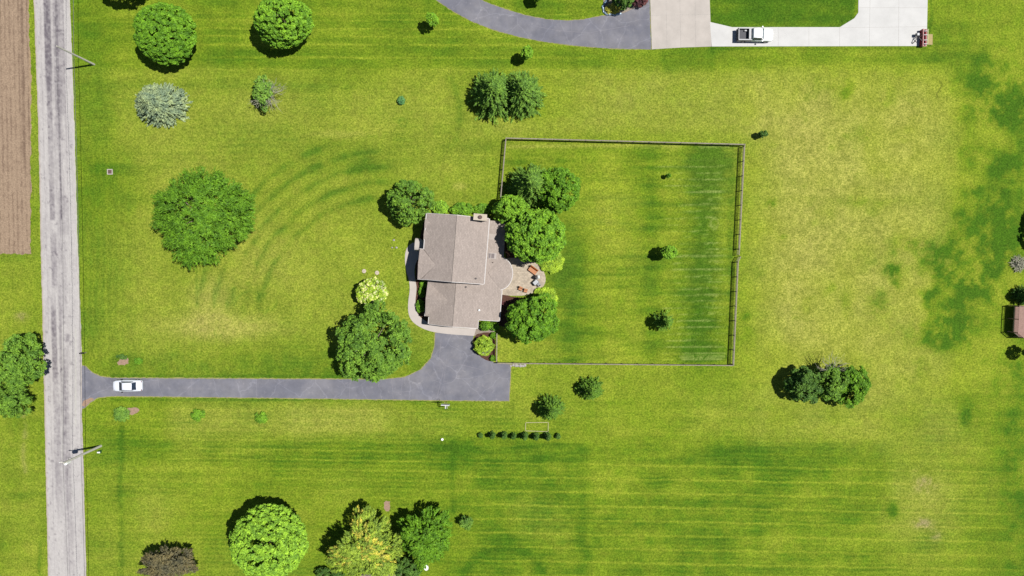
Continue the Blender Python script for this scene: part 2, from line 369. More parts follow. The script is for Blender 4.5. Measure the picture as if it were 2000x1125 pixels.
# big dry lot to the right
lot = sbox(U, V, 1455, 2400, 130, 760, 40)
dlot = sstep(1440, 1560, U+30*n15)*(1-sstep(1760, 1930, U+60*n15+30*n5))*sstep(110, 210, V+20*n5)*(1-sstep(560, 860, V+90*n15))
dry = dry+dlot*(.58+.20*n15+.20*n5+.12*n2+.15*nf)+.35*sbox(U, V, 1080, 1500, 140, 262, 25)*(.8+n5)+.3*lot*n5
g = g+lot*(-.18+.18*n5)
for cu, cv, ru, rv, a in ((1950, 165, 50, 40, .75), (1978, 225, 22, 26, 1.0), (1940, 215, 30, 26, .4), (1915, 220, 22, 20, .4), (1960, 330, 20, 22, .6), (1985, 320, 14, 18, .6), (1905, 305, 18, 18, .4), (1650, 186, 11, 9, .5),
                      (1690, 255, 26, 14, .35), (1745, 530, 16, 14, .7), (1752, 555, 9, 16, .7), (1715, 600, 18, 22, .6), (1855, 530, 16, 10, .6), (1812, 575, 16, 8, .6), (1870, 640, 34, 26, .75),
                      (1915, 585, 50, 46, .5), (1830, 665, 55, 14, .55), (1925, 480, 60, 60, .35), (1790, 480, 40, 14, .4), (1508, 398, 8, 8, .7), (1530, 463, 9, 9, .5), (1965, 380, 10, 8, .7), (1650, 590, 12, 16, .4),
                      (1893, 810, 16, 18, .6), (1745, 996, 10, 12, .6), (1980, 840, 32, 150, .28), (1992, 1000, 36, 160, .22), (1620, 700, 90, 12, .15), (1775, 640, 50, 22, .2), (1700, 395, 60, 10, .3), (1455, 618, 8, 7, .5)):
    k_ = blob(U+wu*min(1, ru/25), V+wv_*min(1, rv/25), cu, cv, ru*1.15, rv*1.15, 1.1)*np.clip(.75+.9*n2+.7*nf+.5*n5, 0, 1.6)
    g = g+a*k_; dry = dry-a*k_*.9
g = g+.20*sbox(U, V, 1850, 2300, 60, 680, 50)*(.6+1.6*n5+.8*n2); dry = dry-.35*sbox(U, V, 1880, 2400, -50, 800, 40)
pt8 = sstep(.12, .5, fbm(X, Y, 9, 101, 4))*sstep(1560, 1800, U)*(1-sstep(680, 800, V))*sstep(100, 200, V)*np.clip(.7+.8*n2+.6*nf, 0, 1.4)
g = g+.45*pt8; dry = dry-.5*pt8
pt9 = sstep(.2, .55, fbm(X, Y, 4, 111, 4))*sbox(U, V, 1460, 1960, 130, 760, 40)*np.clip(.6+.8*n2, 0, 1)
g = g+.22*pt9; dry = dry-.3*pt9
# the lower lawns
low = band(770, 1400, 16)
g = g+low*(.06+.12*nstk)
dk = sbox(U, V, 850, 1730, 862, 1400, 26)
dk = dk*(1-.6*sstep(1520, 1760, U))
g = g+dk*(.16+.06*nstk+.14*n5+.10*n2)+.14*band(868, 915, 14)*sbox(U, V, 1150, 1740, 850, 930, 40)
for k_ in range(11):
    y0 = 908+k_*27.3
    g = g-.50*np.exp(-((V-y0-.018*(U-1200)-1.5*n15)/1.8)**2)*sbox(U, V, 900, 1980, 800, 1300, 50)*(.7+.7*n2)
g = g+.38*np.exp(-((U-236-.008*(V-900))/6.5)**2)*sbox(U, V, 200, 280, 820, 1130, 30)*(.8+.5*n5)
g = g+.22*sbox(U, V, 180, 330, 840, 905, 22)+.2*band(865, 905, 10)*sbox(U, V, 300, 1150, 800, 930, 40)*(.7+nstk)+.25*np.exp(-((U-885)/6)**2)*band(860, 1010)
g = g+.25*np.exp(-((U-1140)/14)**2)*band(870, 1125)+.3*blob(U, V, 1050, 1108, 20, 16)
rr2 = np.hypot(U-985, V-1160); g = g+.4*np.exp(-((rr2-88)/7)**2)*(V < 1125)*(U > 875)*(.7+.6*n2)
for k_ in range(9):
    g = g-.4*np.exp(-((V-795-k_*19.5-.01*U)/1.5)**2)*sbox(U, V, 260, 900, 780, 980, 30)*(.6+.7*n2)
g = g+.15*np.cos((V-.018*U)/9.1*2*np.pi+1.5*n15)*np.clip(.45+n5, 0, 1)*sbox(U, V, 170, 1900, 780, 1300, 40)
g = g+.10*np.cos(V/13*2*np.pi+3*n15)*np.clip(.3+n5, 0, 1)*sbox(U, V, 160, 980, 150, 330, 40)+.10*np.cos(U/12*2*np.pi+3*n15)*np.clip(.3+n15, 0, 1)*sbox(U, V, 160, 420, 300, 720, 30)
g = g+.10*np.cos(V/10*2*np.pi+3*n15)*np.clip(.3+n5, 0, 1)*sbox(U, V, 420, 800, 600, 735, 20)
dry = dry+.45*blob(U, V, 1800, 945, 60, 45)*(.8+n2)+.3*blob(U, V, 1800, 1010, 90, 60)+.3*blob(U, V, 1050, 1010, 90, 60)+.35*sbox(U, V, 1460, 1900, 770, 880, 40)*(.8+n5)-.2*dk
dry = dry+.25*sbox(U, V, 560, 900, 790, 860, 25)+.25*blob(U, V, 300, 985, 40, 60)+.35*sbox(U, V, 330, 760, 785, 850, 25)
# left of the road
lf = 1-sstep(90, 105, U-.03*V)
dry = dry+lf*(.05); g = g+lf*(.12*nver)
g = g+.3*blob(U, V, 20, 503, 50, 10)+.35*lf*np.exp(-((U-78)/3)**2)*band(1060, 1125)
# thin strip of rough, taller grass hugging hard edges
for (a, b, c, d) in ((215, 700, 732, 738), (215, 990, 778, 784), (1385, 1810, 92, 97), (1813, 1820, 0, 90)): g = g+.3*sbox(U, V, a, b, c, d, 2)
g = np.clip(g, 0, 1.15)[..., None]; dry = np.clip(dry, 0, 1)[..., None]
g = (g-.22)*1.3+.25
base = np.array([156, 177, 46.]); deep = np.array([82, 125, 22.]); mid_ = np.array([126, 156, 32.]); tan = np.array([188, 188, 88.])
col = base*(1-np.minimum(g*2, 1))+mid_*np.minimum(g*2, 1)
col = np.where(g > .5, mid_*(1-np.clip(g-.5, 0, .65)*1.6)+deep*np.clip(g-.5, 0, .65)*1.6, col)
col = col*(1-dry)+(tan*(1-.35*g)+col*.35*g)*dry
col = col*(1+.06*n2[..., None]+.09*nf[..., None]*(1+.4*dry))
strk = np.clip(strk, 0, 1)[..., None]*.52
col = col*(1-strk)+np.array([188, 198, 116.])*strk
pk = (blob(U, V, 1808, 945, 22, 16)*.6+blob(U, V, 1805, 1022, 24, 12)*.7+blob(U, V, 1830, 1045, 12, 14)*.5)*np.clip(.6+n2+nf, 0, 1)
pk = (pk+.6*blob(U, V, 40, 618, 14, 10)*np.clip(.6+n2+nf, 0, 1)+.35*lf*np.exp(-((U-47)/6)**2)*band(800, 930)*np.clip(n2+nf+.4, 0, 1))[..., None]
col = col*(1-pk)+np.array([184, 164, 128.])*pk
crk = np.exp(-((U-(1836+5*np.sin(V*.16)))/1.3)**2)*sbox(U, V, 1820, 1850, 154, 196, 2)   # crack in the dry turf
crk = crk+.5*np.exp(-((U-(872+.0*V)+(V-300)*.28)/1.2)**2)*sbox(U, V, 850, 910, 260, 345, 3)*(nf > -.3)
col = col*(1-.3*crk[..., None])
lawn = tone_sheet('lawn', X, Y, np.zeros_like(X), col, 'lawn_grass'); tag(lawn, kind='structure')

# ------------------------------------------------------------------ road, field, drives
def lerp_edge(tab, v): return np.interp(v, [t[0] for t in tab], [t[1] for t in tab])
LE = [(-800, 42), (0, 66), (250, 75), (500, 80), (700, 85), (900, 89), (1125, 94), (2000, 112)]
RE = [(-800, 112), (0, 137), (250, 146), (480, 152), (600, 157), (690, 160), (800, 160), (900, 163), (1125, 169), (2000, 185)]
vv = np.concatenate([np.arange(-800, -20, 8), np.arange(-20, 1150, 2.4), np.arange(1150, 2000, 8)])
ss = np.linspace(0, 1, 64)
S, VV = np.meshgrid(ss, vv)
e1, e2 = lerp_edge(LE, VV), lerp_edge(RE, VV)
jl = fbm(VV*.35, VV*0, 3, 5, 3)*.9; jr = fbm(VV*.3, VV*0+9, 3, 6, 3)*.9
UU = (e1+jl)+(e2-e1+jr-jl)*S
xy = np.stack([(UU-1000)/F, -(VV-562.5)/F, -np.ones_like(UU)], -1) @ R_.T; t_ = H/-xy[..., 2]
RX, RY = xy[..., 0]*t_, xy[..., 1]*t_
def bandx(a, b, s=1.6): return sstep(a-s, a+s, UU)*(1-sstep(b-s, b+s, UU))
def bandv(a, b, s=6): return sstep(a-s, a+s, VV)*(1-sstep(b-s, b+s, VV))
ux = UU-.026*VV                      # follows the slight lean of the road
def trk(a, b, s=1.6): return sstep(a-s, a+s, ux)*(1-sstep(b-s, b+s, ux))
sp = fbm(UU, VV, 4, 51, 3); lo_ = fbm(UU*.4, VV*.05, 2, 55, 3)
d_ = .75*trk(85, 98)*bandv(-400, 150, 40)+.5*trk(87, 97)*bandv(150, 430, 4)*(1-.5*bandv(240, 360, 30))+.35*trk(108, 112)*bandv(-400, 300, 30)+.55*trk(108, 111, 1)*bandv(300, 428, 3)
d_ = d_+.3*trk(103, 124)*bandv(-400, 235, 60)+.35*trk(87, 98)*bandv(455, 560, 10)+.55*trk(84, 94)*bandv(590, 740, 25)+.25*trk(99, 104)*bandv(560, 900, 30)
d_ = d_+.28*trk(84, 97)*bandv(740, 980, 60)+.2*trk(104, 114)*bandv(700, 1000, 60)+.35*trk(112, 119, .8)*bandv(652, 668, 2)+.3*trk(105, 122)*bandv(380, 460, 5)*.6
d_ = d_+.30*trk(107, 108, .7)+.22*trk(78, 79, .6)+.25*trk(122.5, 123.5, .6)*bandv(-500, 500, 50)+.12*trk(98, 116)
d_ = np.clip(d_*(1+.6*sp)+.16*lo_+.10*sp+.04+.3*(fbm(UU, VV, 6, 57, 4) > .42)*(sp > 0), 0, 1)[..., None]
rc = np.array([220, 215, 212.])*(1-d_)+np.array([128, 121, 128.])*d_
edge = (np.exp(-(S/.03)**2)+.7*np.exp(-((1-S)/.02)**2))[..., None]
rc = rc*(1-.55*edge)+np.array([198, 172, 152.])*.55*edge
fr = ((np.exp(-((1-S)/.022)**2)*(VV < 640)+.8*np.exp(-((UU-148)/1.0)**2)*bandv(640, 832, 3)+.5*np.exp(-((UU-121.8)/.8)**2)*bandv(640, 900, 10))*.7)[..., None]
rc = rc*(1-fr)+np.array([228, 228, 212.])*fr
rc = rc*(1+.05*fbm(UU, VV, 2, 61, 2)[..., None])
pw = (((np.abs(VV-112) < 1.2) | (np.abs(VV-163) < 1)) & (ux > 95) & (ux < 115))[..., None]*.35
rc = rc*(1-pw)+np.array([226, 222, 220.])*pw
tag(tone_sheet('road', RX, RY, np.full_like(RX, .03), rc, 'road_surface'), kind='structure')
# ploughed field
fs = np.linspace(0, 1, 90)
S2, V2 = np.meshgrid(fs, np.concatenate([np.arange(-700, -20, 10), np.arange(-20, 497, 2.4)]))
rgt = np.interp(V2, [-700, 0, 140, 497], [32, 55, 61, 60])+3.2*fbm(V2*.3, V2*0, 3, 71, 4)
dense = np.clip((S2-.0)/1, 0, 1); U2 = rgt-(1-dense)*np.where(dense < .02, 600, 130)
endj = 2.5*fbm(U2*.4, U2*0, 2, 77, 3)*sstep(470, 497, V2)
xy = np.stack([(U2-1000)/F, -(V2+endj-562.5)/F, -np.ones_like(U2)], -1) @ R_.T; t_ = H/-xy[..., 2]
FX, FY = xy[..., 0]*t_, xy[..., 1]*t_
rw = U2-.02*V2
furrow = .5+.5*np.cos(rw/8.7*2*np.pi+.8*fbm(U2, V2*.1, 4, 79, 2))
f_ = np.clip(.5*furrow**3*(.6+.8*fbm(U2*.7, V2*.06, 3, 81, 3))+.25*fbm(U2, V2, 9, 83, 3)+.3*fbm(U2, V2, 2.2, 85, 3)+.35*np.exp(-((rw-41)/3)**2)*(V2 < 330), 0, 1)[..., None]
fc = np.array([188, 163, 138.])*(1-f_)+np.array([116, 94, 80.])*f_
gk = np.clip(sstep(52, 60, rw+0*V2)*.6*(fbm(U2, V2, 3, 87, 3) > -.1), 0, 1)[..., None]
fc = fc*(1-gk)+np.array([200, 172, 118.])*gk
tag(tone_sheet('ploughed_field', FX, FY, np.full_like(FX, .012), fc, 'field_soil'), kind='structure')

def sheet(name, poly, z, m, jagged=.05, seed=1):
    p = jag(poly, jagged, .3, True, seed) if jagged else poly
    b = MB(); b.v = [(x, y, z) for x, y in p]; b.f = [tuple(range(len(p)))]
    o = b.build(name, m); 
    if o.data.polygons[0].normal.z < 0: o.data.flip_normals()
    return tag(o, kind='structure')
def slab(name, poly, z1, m): return tag(MB().prism(poly, -.05, z1).build(name, m), kind='structure')
DR = [(156, 712), (168, 716), (180, 728), (196, 735), (218, 738.5), (400, 739.5), (690, 741), (752, 741), (790, 737), (822, 722), (842, 700), (849, 676), (850, 650), (925, 654),
      (922, 672), (930, 690), (945, 700), (966, 708), (998, 712), (996, 744), (994, 783), (900, 782), (750, 780), (500, 776.5), (300, 774), (218, 773.5), (192, 776), (176, 786), (166, 796), (156, 800)]
def fringe(name, poly, d, z):
    n = len(poly); q = []
    ar = sum(poly[i][0]*poly[(i+1) % n][1]-poly[(i+1) % n][0]*poly[i][1] for i in range(n))
    for i in range(n):
        a, b_, c = Vector(poly[i-1]), Vector(poly[i]), Vector(poly[(i+1) % n]); t = ((b_-a).normalized()+(c-b_).normalized()).normalized(); nn = Vector((t.y, -t.x))*(1 if ar > 0 else -1)
        q.append(tuple(b_+nn*d))
    sheet(name, q, z, 'dry_fringe', .07, 31)
fringe('driveway_verge', W(DR), .13, .008); 
sheet('driveway', W(DR), .02, 'asphalt', .035, 4)
sheet('driveway_apron', W([(160, 792), (166, 795), (175, 787), (184, 779), (178, 776), (163, 783)]), .024, 'bare_soil', .05, 5)
DU = [(820, -18), (855, 2), (885, 22), (920, 41), (960, 57), (1010, 71), (1060, 81), (1120, 89), (1190, 94.5), (1272, 96.5), (1270, 50), (1268, -30), (1262, 9), (1240, 16), (1214, 24), (1190, 29), (1165, 33), (1140, 38), (1110, 40.5), (1070, 38.5), (1030, 31), (990, 19), (950, 5), (925, -8), (905, -30)]
fringe('neighbour_verge', W(DU), .08, .008)
sheet('neighbour_driveway', W(DU), .02, 'asphalt', .04, 6)
b = MB()
for pts in ([(501, 740), (501, 777)], [(684, 741), (682, 779)], [(765, 741), (768, 780)], [(786, 738), (783, 780)], [(374, 740), (374, 776)], [(862, 660), (858, 700), (868, 716), (862, 742), (852, 780)], [(868, 716), (900, 712), (940, 722)],
            [(868, 770), (867, 742), (872, 700)], [(760, 768), (800, 764), (815, 757)], [(835, 728), (845, 742), (862, 748)], [(1116, 42), (1118, 88)], [(1040, 50), (1090, 60), (1150, 64), (1185, 58), (1230, 50)]):
    for a, c in zip(pts[:-1], pts[1:]):
        A, B = P(*a, .026), P(*c, .026); b.beam(A, B, .045, .004)
tag(b.build('driveway_seams', 'asphalt_seam'), kind='structure')
slab('concrete_pad', W([(1268.5, -40), (1385, -40), (1386, 0), (1389.5, 91), (1330, 93), (1273, 96.5)]), .05, 'concrete_beige')
slab('concrete_drive', W([(1390, 91), (1386.3, 43), (1430, 53.2), (1640, 53.2), (1668, 36), (1676, 25), (1677, -40), (1812, -40), (1811, 20), (1809.5, 90)]), .055, 'concrete')
b = MB()
for a, c in (((1327, -40), (1330, 92)), ((1300, -40), (1303, 93)), ((1357, -40), (1359, 91)), ((1271, 30), (1387, 28)), ((1700, -40), (1698, 90)), ((1640, 54), (1640, 90)), ((1580, 54), (1580, 90)), ((1520, 54), (1520, 90)), ((1460, 54), (1460, 90)), ((1756, -40), (1755, 90)), ((1677, 15), (1811, 15)), ((1640, 54), (1810, 52))):
    b.beam(P(*a, .061), P(*c, .061), .03, .004)
tag(b.build('concrete_joints', 'joint'), kind='structure')
WALK_L = [(806, 474), (796, 481), (791, 495), (791, 515), (794, 532), (799, 547), (801, 565), (797, 590), (797, 610), (802, 624), (812, 634), (828, 643), (848, 649), (880, 653), (926, 656)]
WALK_R = [(930, 641), (900, 641), (878, 638), (850, 636), (832, 628), (818, 617), (812, 605), (811, 590), (813, 572), (814, 560), (811, 546), (809, 530), (812, 512), (822, 500), (822, 474)]
def chaikin(p, it=2):
    for _ in range(it):
        q = [p[0]]
        for a, b_ in zip(p[:-1], p[1:]): q += [(a[0]*.75+b_[0]*.25, a[1]*.75+b_[1]*.25), (a[0]*.25+b_[0]*.75, a[1]*.25+b_[1]*.75)]
        p = q+[p[-1]]
    return p
slab('front_walk', W(chaikin(WALK_L)+chaikin(WALK_R)), .06, 'concrete_walk')
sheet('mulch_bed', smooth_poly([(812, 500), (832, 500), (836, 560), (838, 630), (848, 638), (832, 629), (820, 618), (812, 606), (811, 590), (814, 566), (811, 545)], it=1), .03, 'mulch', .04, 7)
sheet('front_bed', smooth_poly([(838, 425), (838, 480), (818, 480), (818, 472), (826, 440), (830, 425)], it=1), .03, 'mulch', .04, 8)
sheet('rear_bed_and_shade', smooth_poly([(980, 432), (1004, 430), (1020, 455), (1022, 498), (1005, 508), (985, 505)], it=1), .03, 'mulch', .05, 17)  # mulch-brown sheet added to paint in the tree shade beside the lean-to
sheet('rear_bed_and_shade', smooth_poly([(972, 566), (990, 578), (1022, 582), (1016, 600), (992, 640), (968, 634)], it=1), .03, 'mulch', .05, 18)
sheet('side_bed', smooth_poly([(932, 650), (968, 648), (968, 707), (950, 704), (934, 694), (924, 682), (924, 664)], it=2), .034, 'mulch', .05, 9)
sheet('gravel_path', smooth_poly([(926, 640), (934, 640), (968, 634), (968, 650), (950, 650), (934, 658), (926, 657)], it=1), .03, 'gravel', .03, 10)
PATIO = [(980, 505), (1000, 503), (1028, 505), (1048, 512), (1060, 526), (1066, 540), (1065, 554), (1056, 566), (1040, 573), (1020, 578), (985, 577), (970, 572), (970, 520)]
slab('patio', smooth_poly(PATIO, it=2), .07, 'paver')
slab('neighbour_bed', smooth_poly([(1178, 6), (1184, 28), (1212, 28), (1240, 16), (1266, 7), (1268, -30), (1178, -30)], it=1), .025, 'gravel')
for k_, pl in enumerate(([(229, 707), (243, 697), (250, 700), (252, 710), (242, 713), (230, 713)], [(247, 796), (271, 796), (272, 803), (262, 811), (250, 810)], [(749, 980), (762, 977), (762, 990), (760, 1000), (751, 996)])):
    sheet('bare_soil_patch', smooth_poly(pl, it=2), .008, 'bare_soil', .10, 20+k_)

# ------------------------------------------------------------------ house
HO = P(882, 550, 0); HA = math.radians(-4.7)
RM, RG = 6.75, 4.25                       # ridge heights of the tall block and of the low wing
house = thing('house', 'family house with long brownish shingle roofs and half round rear bay', 'house', (HO.x, HO.y, 0), HA)
house.location.z = 0
b = MB()
b.profile([(-3.75, 0), (5.05, 0), (5.05, 4.9), (.5, 6.53), (-3.75, 5.0)], .5, 9.75, 'y')
b.profile([(.55, 0), (4.35, 0), (4.35, 4.75), (2.48, 5.5), (.55, 4.75)], -4.45, -3.74, 'x')
b.build('wall', 'siding', house)
b = MB(); b.profile([(-3.1, 0), (7.6, 0), (7.6, 2.45), (1.0, 4.03), (-3.1, 2.55)], -5.2, .497, 'y')
b.build('wall', 'siding', house)
b = MB(); b.profile([(-2.5, 0), (4.5, 0), (4.5, 3.2), (1.0, 4.02), (-2.5, 2.77)], -6.4, -5.203, 'y')
b.build('wall', 'brick_wall', house)
b = MB(); b.profile([(5.053, 0), (7.5, 0), (7.5, 2.48), (5.053, 3.05)], .5, 9.6, 'y'); b.build('wall', 'siding', house)
b = MB(); b.prism([(7.503, -.35)]+[(7.503+1.55*math.sin(math.pi*k/12), 1.9-2.2*math.cos(math.pi*k/12)) for k in range(13)]+[(7.503, 4.15)], 0, 2.45); b.build('wall', 'siding', house)
b = MB(); b.profile([(-5.2, 0), (-.5, 0), (-.5, 2.5), (-2.85, 3.6), (-5.2, 2.5)], -3.4, -3.103, 'x'); b.build('wall', 'siding', house)
# roofs
mainz = lambda x: RM-.36*abs(x-.5)
gz = lambda x: RG-(.36*(1-x) if x < 1 else .24*(x-1))
b = MB()
b.slab([(-4.15, 10.05, mainz(-4.15)), (-4.15, 4.65, mainz(-4.15)), (-2.2, 2.48, mainz(-2.2)), (-4.15, .2, mainz(-4.15)), (.5, .2, RM), (.5, 10.05, RM)])
b.build('roof', 'shingle', house)
b = MB(); b.slab([(.503, 10.05, RM), (.503, .2, RM), (5.22, .2, mainz(5.22)), (5.22, 10.05, mainz(5.22))]); b.build('roof', 'shingle', house)
b = MB()
zr = mainz(-2.2)+.004; ze = mainz(-4.3)
b.slab([(-4.8, 4.66, ze-.03), (-4.8, 2.48, zr), (-2.2, 2.48, zr), (-4.25, 4.66, ze-.03)], .14)
b.slab([(-4.8, 2.477, zr), (-4.8, .19, ze-.03), (-4.25, .19, ze-.03), (-2.2, 2.477, zr)], .14)
b.build('roof', 'shingle', house)
for yc in (8.55, 6.85):                                     # two little gables over the front windows
    b = MB(); z1 = mainz(-3.45)+.03; z0 = mainz(-4.25)
    b.slab([(-4.35, yc+.8, z0), (-4.35, yc, z1), (-3.4, yc, z1), (-4.1, yc+.8, z0)], .1)
    b.slab([(-4.35, yc-.003, z1), (-4.35, yc-.8, z0), (-4.1, yc-.8, z0), (-3.4, yc-.003, z1)], .1)
    b.build('dormer_roof', 'shingle', house)
# low roofs: left slope, right slope running up beside the main block, half round bay, big cross gable
b = MB(); b.slab([(1.0, .497, RG), (1.0, -6.7, RG), (-2.8, -6.7, gz(-2.8)), (-2.8, -5.55, gz(-2.8)), (-3.45, -5.55, gz(-3.45)), (.05, -2.85, gz(.05)), (-3.45, -.15, gz(-3.45)), (-3.45, .497, gz(-3.45))]); b.build('roof', 'shingle', house)
b = MB(); b.slab([(1.003, .497, RG), (1.003, -6.7, RG), (4.78, -6.7, gz(4.78)), (4.78, -5.4, gz(4.78)), (8.0, -5.4, gz(8)), (8.0, -.5, gz(8)), (7.9, 4.3, gz(7.9)), (7.75, 9.92, gz(7.75)), (5.053, 9.92, gz(5.053)), (5.053, .497, gz(5.053))]); b.build('roof', 'shingle', house)
zr, ze = gz(.05)+.004, gz(-3.4)
b = MB(); b.slab([(-3.46, -.15, ze), (-3.46, -2.85, zr), (.05, -2.85, zr)], .14); b.slab([(-3.46, -2.853, zr), (-3.46, -5.56, ze), (.05, -2.853, zr)], .14); b.build('roof', 'shingle', house)
b = MB(); ap = (5.7, 1.95, gz(5.7)+.10); ring = [(7.45+2.0*math.sin(math.pi*k/16), 1.9-2.5*math.cos(math.pi*k/16)) for k in range(17)]
for p, q in zip(ring[:-1], ring[1:]): b.add([ap, (p[0], p[1], 2.60), (q[0], q[1], 2.60), (ap[0], ap[1], ap[2]-.2), (p[0], p[1], 2.46), (q[0], q[1], 2.46)], [(0, 1, 2), (5, 4, 3), (1, 4, 5, 2)])
b.build('bay_roof', 'shingle', house)
g_ = MB()
for a, c, z in (((-4.22, 10.05), (-4.22, 4.7), mainz(-4.15)), ((5.28, .2), (5.28, 10.05), mainz(5.22)), ((8.06, -5.4), (8.06, -.6), gz(8)), ((-3.52, -5.55), (-3.52, -RG), gz(-3.45)), ((-2.87, -6.7), (-2.87, -5.62), gz(-2.8))):
    MB().beam((*a, z+.01), (*c, z+.01), .12, .14).build('gutter', 'gutter_white', house)
for p, q in zip(ring[:-1], ring[1:]): g_.beam((p[0]+.04, p[1], 2.61), (q[0]+.04, q[1], 2.61), .11, .12)
g_.build('gutter', 'gutter_white', house)
g_ = MB()
for a, c in (((-4.8, .13, mainz(-4.3)+.02), (-3.4, .13, mainz(-4.3)+.03)), ((-4.86, 4.7, mainz(-4.3)), (-4.2, 4.7, mainz(-4.3)+.01)), ((-4.15, .16, mainz(-4.15)), (.5, .16, RM)), ((.5, .16, RM), (5.2, .16, mainz(5.2))), ((-4.15, 10.09, mainz(-4.15)), (.5, 10.09, RM)), ((.5, 10.09, RM), (5.2, 10.09, mainz(5.2))),
             ((-2.8, -6.74, gz(-2.8)), (1, -6.74, RG)), ((1, -6.74, RG), (4.8, -6.74, gz(4.8))), ((4.82, -6.7, gz(4.8)), (4.82, -5.45, gz(4.8))), ((4.85, -5.44, gz(4.85)), (8, -5.44, gz(8)))):
    MB().beam(a, c, .07, .2).build('fascia', 'gutter_white', house)
g_ = MB(); g_.tube([(.5, .25, RM+.03), (.5, 10, RM+.03)], .05, 6); g_.tube([(1, -6.6, RG+.02), (1, .2, RG+.02)], .05, 6); g_.build('ridge_cap', 'shingle', house)
# porch: little barrel roof on two columns
b = MB(); ringp = []
for k in range(9):
    t = math.pi*k/8; ringp.append((5.35+.95*math.cos(t), 2.75+.5*math.sin(t)))
for (h0, z0), (h1, z1) in zip(ringp[:-1], ringp[1:]):
    x0, x1 = [-5.15+.55*(1-((h-5.35)/.95)**2)**.5 if abs(h-5.35) < .95 else -5.15 for h in (h0, h1)]
    b.add([(-5.85, h0, z0), (-5.85, h1, z1), (x1, h1, z1), (x0, h0, z0), (-5.85, h0, z0-.1), (-5.85, h1, z1-.1), (x1, h1, z1-.1), (x0, h0, z0-.1)], [(0, 1, 2, 3), (7, 6, 5, 4), (0, 4, 5, 1), (2, 6, 7, 3)])
porch = b.build('porch_roof', 'concrete_beige', house)
for yy in (4.6, 6.1): MB().tube([(-5.65, yy, 0), (-5.65, yy, 2.85)], [.12, .1], 10).build('column', 'white_metal', porch)
MB().box(-6.0, -3.8, 4.7, 6.2, -.05, .16).build('porch_step', 'concrete_walk', house)
d_ = MB().box(-3.80, -3.74, 4.9, 5.85, .16, 2.25).build('door', 'door_paint', house); MB().box(-3.85, -3.80, 5.68, 5.74, 1.1, 1.25).build('handle', 'steel_grey', d_)
gd = MB().box(-1.6, 3.4, -6.46, -6.40, .06, 2.3).build('garage_door', 'door_paint', house)
pn = MB()
for i in range(8):
    for j in range(4): pn.box(-1.5+i*.61, -.98+i*.61, -6.48, -6.462, .16+j*.54, .58+j*.54)
pn.build('panel', 'white_metal', gd)
def window(face, a0, a1, z0, z1, off):
    f, gl = MB(), MB()
    bx = (lambda m, p, q, r, s, d0, d1: m.box(d0, d1, p, q, r, s)) if face in 'lr' else (lambda m, p, q, r, s, d0, d1: m.box(p, q, d0, d1, r, s))
    sg = -1 if face in 'lf' else 1
    d0, d1 = sorted((off, off+sg*.05)); e0, e1 = sorted((off+sg*.052, off+sg*.07))
    bx(f, a0-.08, a1+.08, z0-.08, z1+.08, d0, d1); bx(gl, a0, a1, z0, z1, e0, e1)
    w_ = f.build('window', 'white_metal', house); gl.build('pane', 'glass_dark', w_)
for a in (7.9, 8.6, 6.5): window('l', a, a+.6, .9, 2.2, -3.75)
window('l', 1.2, 3.7, .9, 2.4, -4.45); window('l', 2.0, 3.0, 3.4, 4.4, -4.45)
window('l', -4.2, -1.5, .9, 2.2, -3.4)
for a in (2.0, -2.0): window('b', a-.6, a+.6, 1, 2.3, 9.75)
window('b', 3.0 if False else 1.2, 2.2, 3.4, 4.5, 9.75)
for a in (6.4, 8.0): window('r', a, a+1.1, .3, 2.2, 7.5)
for a in (-4.6, -2.6): window('r', a, a+1.1, .9, 2.1, 7.6)
ch = MB().box(3.0, 4.85, 9.62, 10.46, 0, 7.0).build('chimney', 'chimney_cap', house)
MB().box(2.94, 4.91, 9.56, 10.52, 7.003, 7.12).build('chimney_crown', 'chimney_cap', ch)
MB().tube([(3.92, 10.04, 7.12), (3.92, 10.04, 7.4)], [.3, .26], 12).build('flue', 'flue', ch)
sk = MB()
zs = lambda x: gz(x)+.12
sk.slab([(5.5, 4.1, zs(5.5)), (6.75, 4.1, zs(6.75)), (6.75, 5.0, zs(6.75)), (5.5, 5.0, zs(5.5))], .12); sko = sk.build('skylight', 'skylight_frame', house)
for x0, x1 in ((5.58, 5.85), (5.95, 6.42)):
    z_ = lambda x: gz(x)+.135
    MB().slab([(x0, 4.2, z_(x0)), (x1, 4.2, z_(x1)), (x1, 4.9, z_(x1)), (x0, 4.9, z_(x0))], .02).build('pane', 'skylight_glass', sko)
z_ = lambda x: gz(x)+.05
MB().slab([(5.3, 7.0, z_(5.3)), (6.55, 7.0, z_(6.55)), (6.55, 7.9, z_(6.55)), (5.3, 7.9, z_(5.3))], .06).build('roof_patch', 'roof_patch', house)
for x, y, zz, m_, r in ((4.0, .95, mainz(4.0), 'roof_vent', .14), (2.55, -.5, gz(2.55), 'roof_vent', .14), (4.8, -3.9, gz(4.8), 'white_metal', .16), (6.3, 3.55, gz(6.3), 'flue', .07)):
    MB().tube([(x, y, zz-.1), (x, y, zz+.25), (x, y, zz+.26), (x, y, zz+.34)], [r*.7, r*.7, r, r*.9], 10).build('vent_pipe', m_, house)

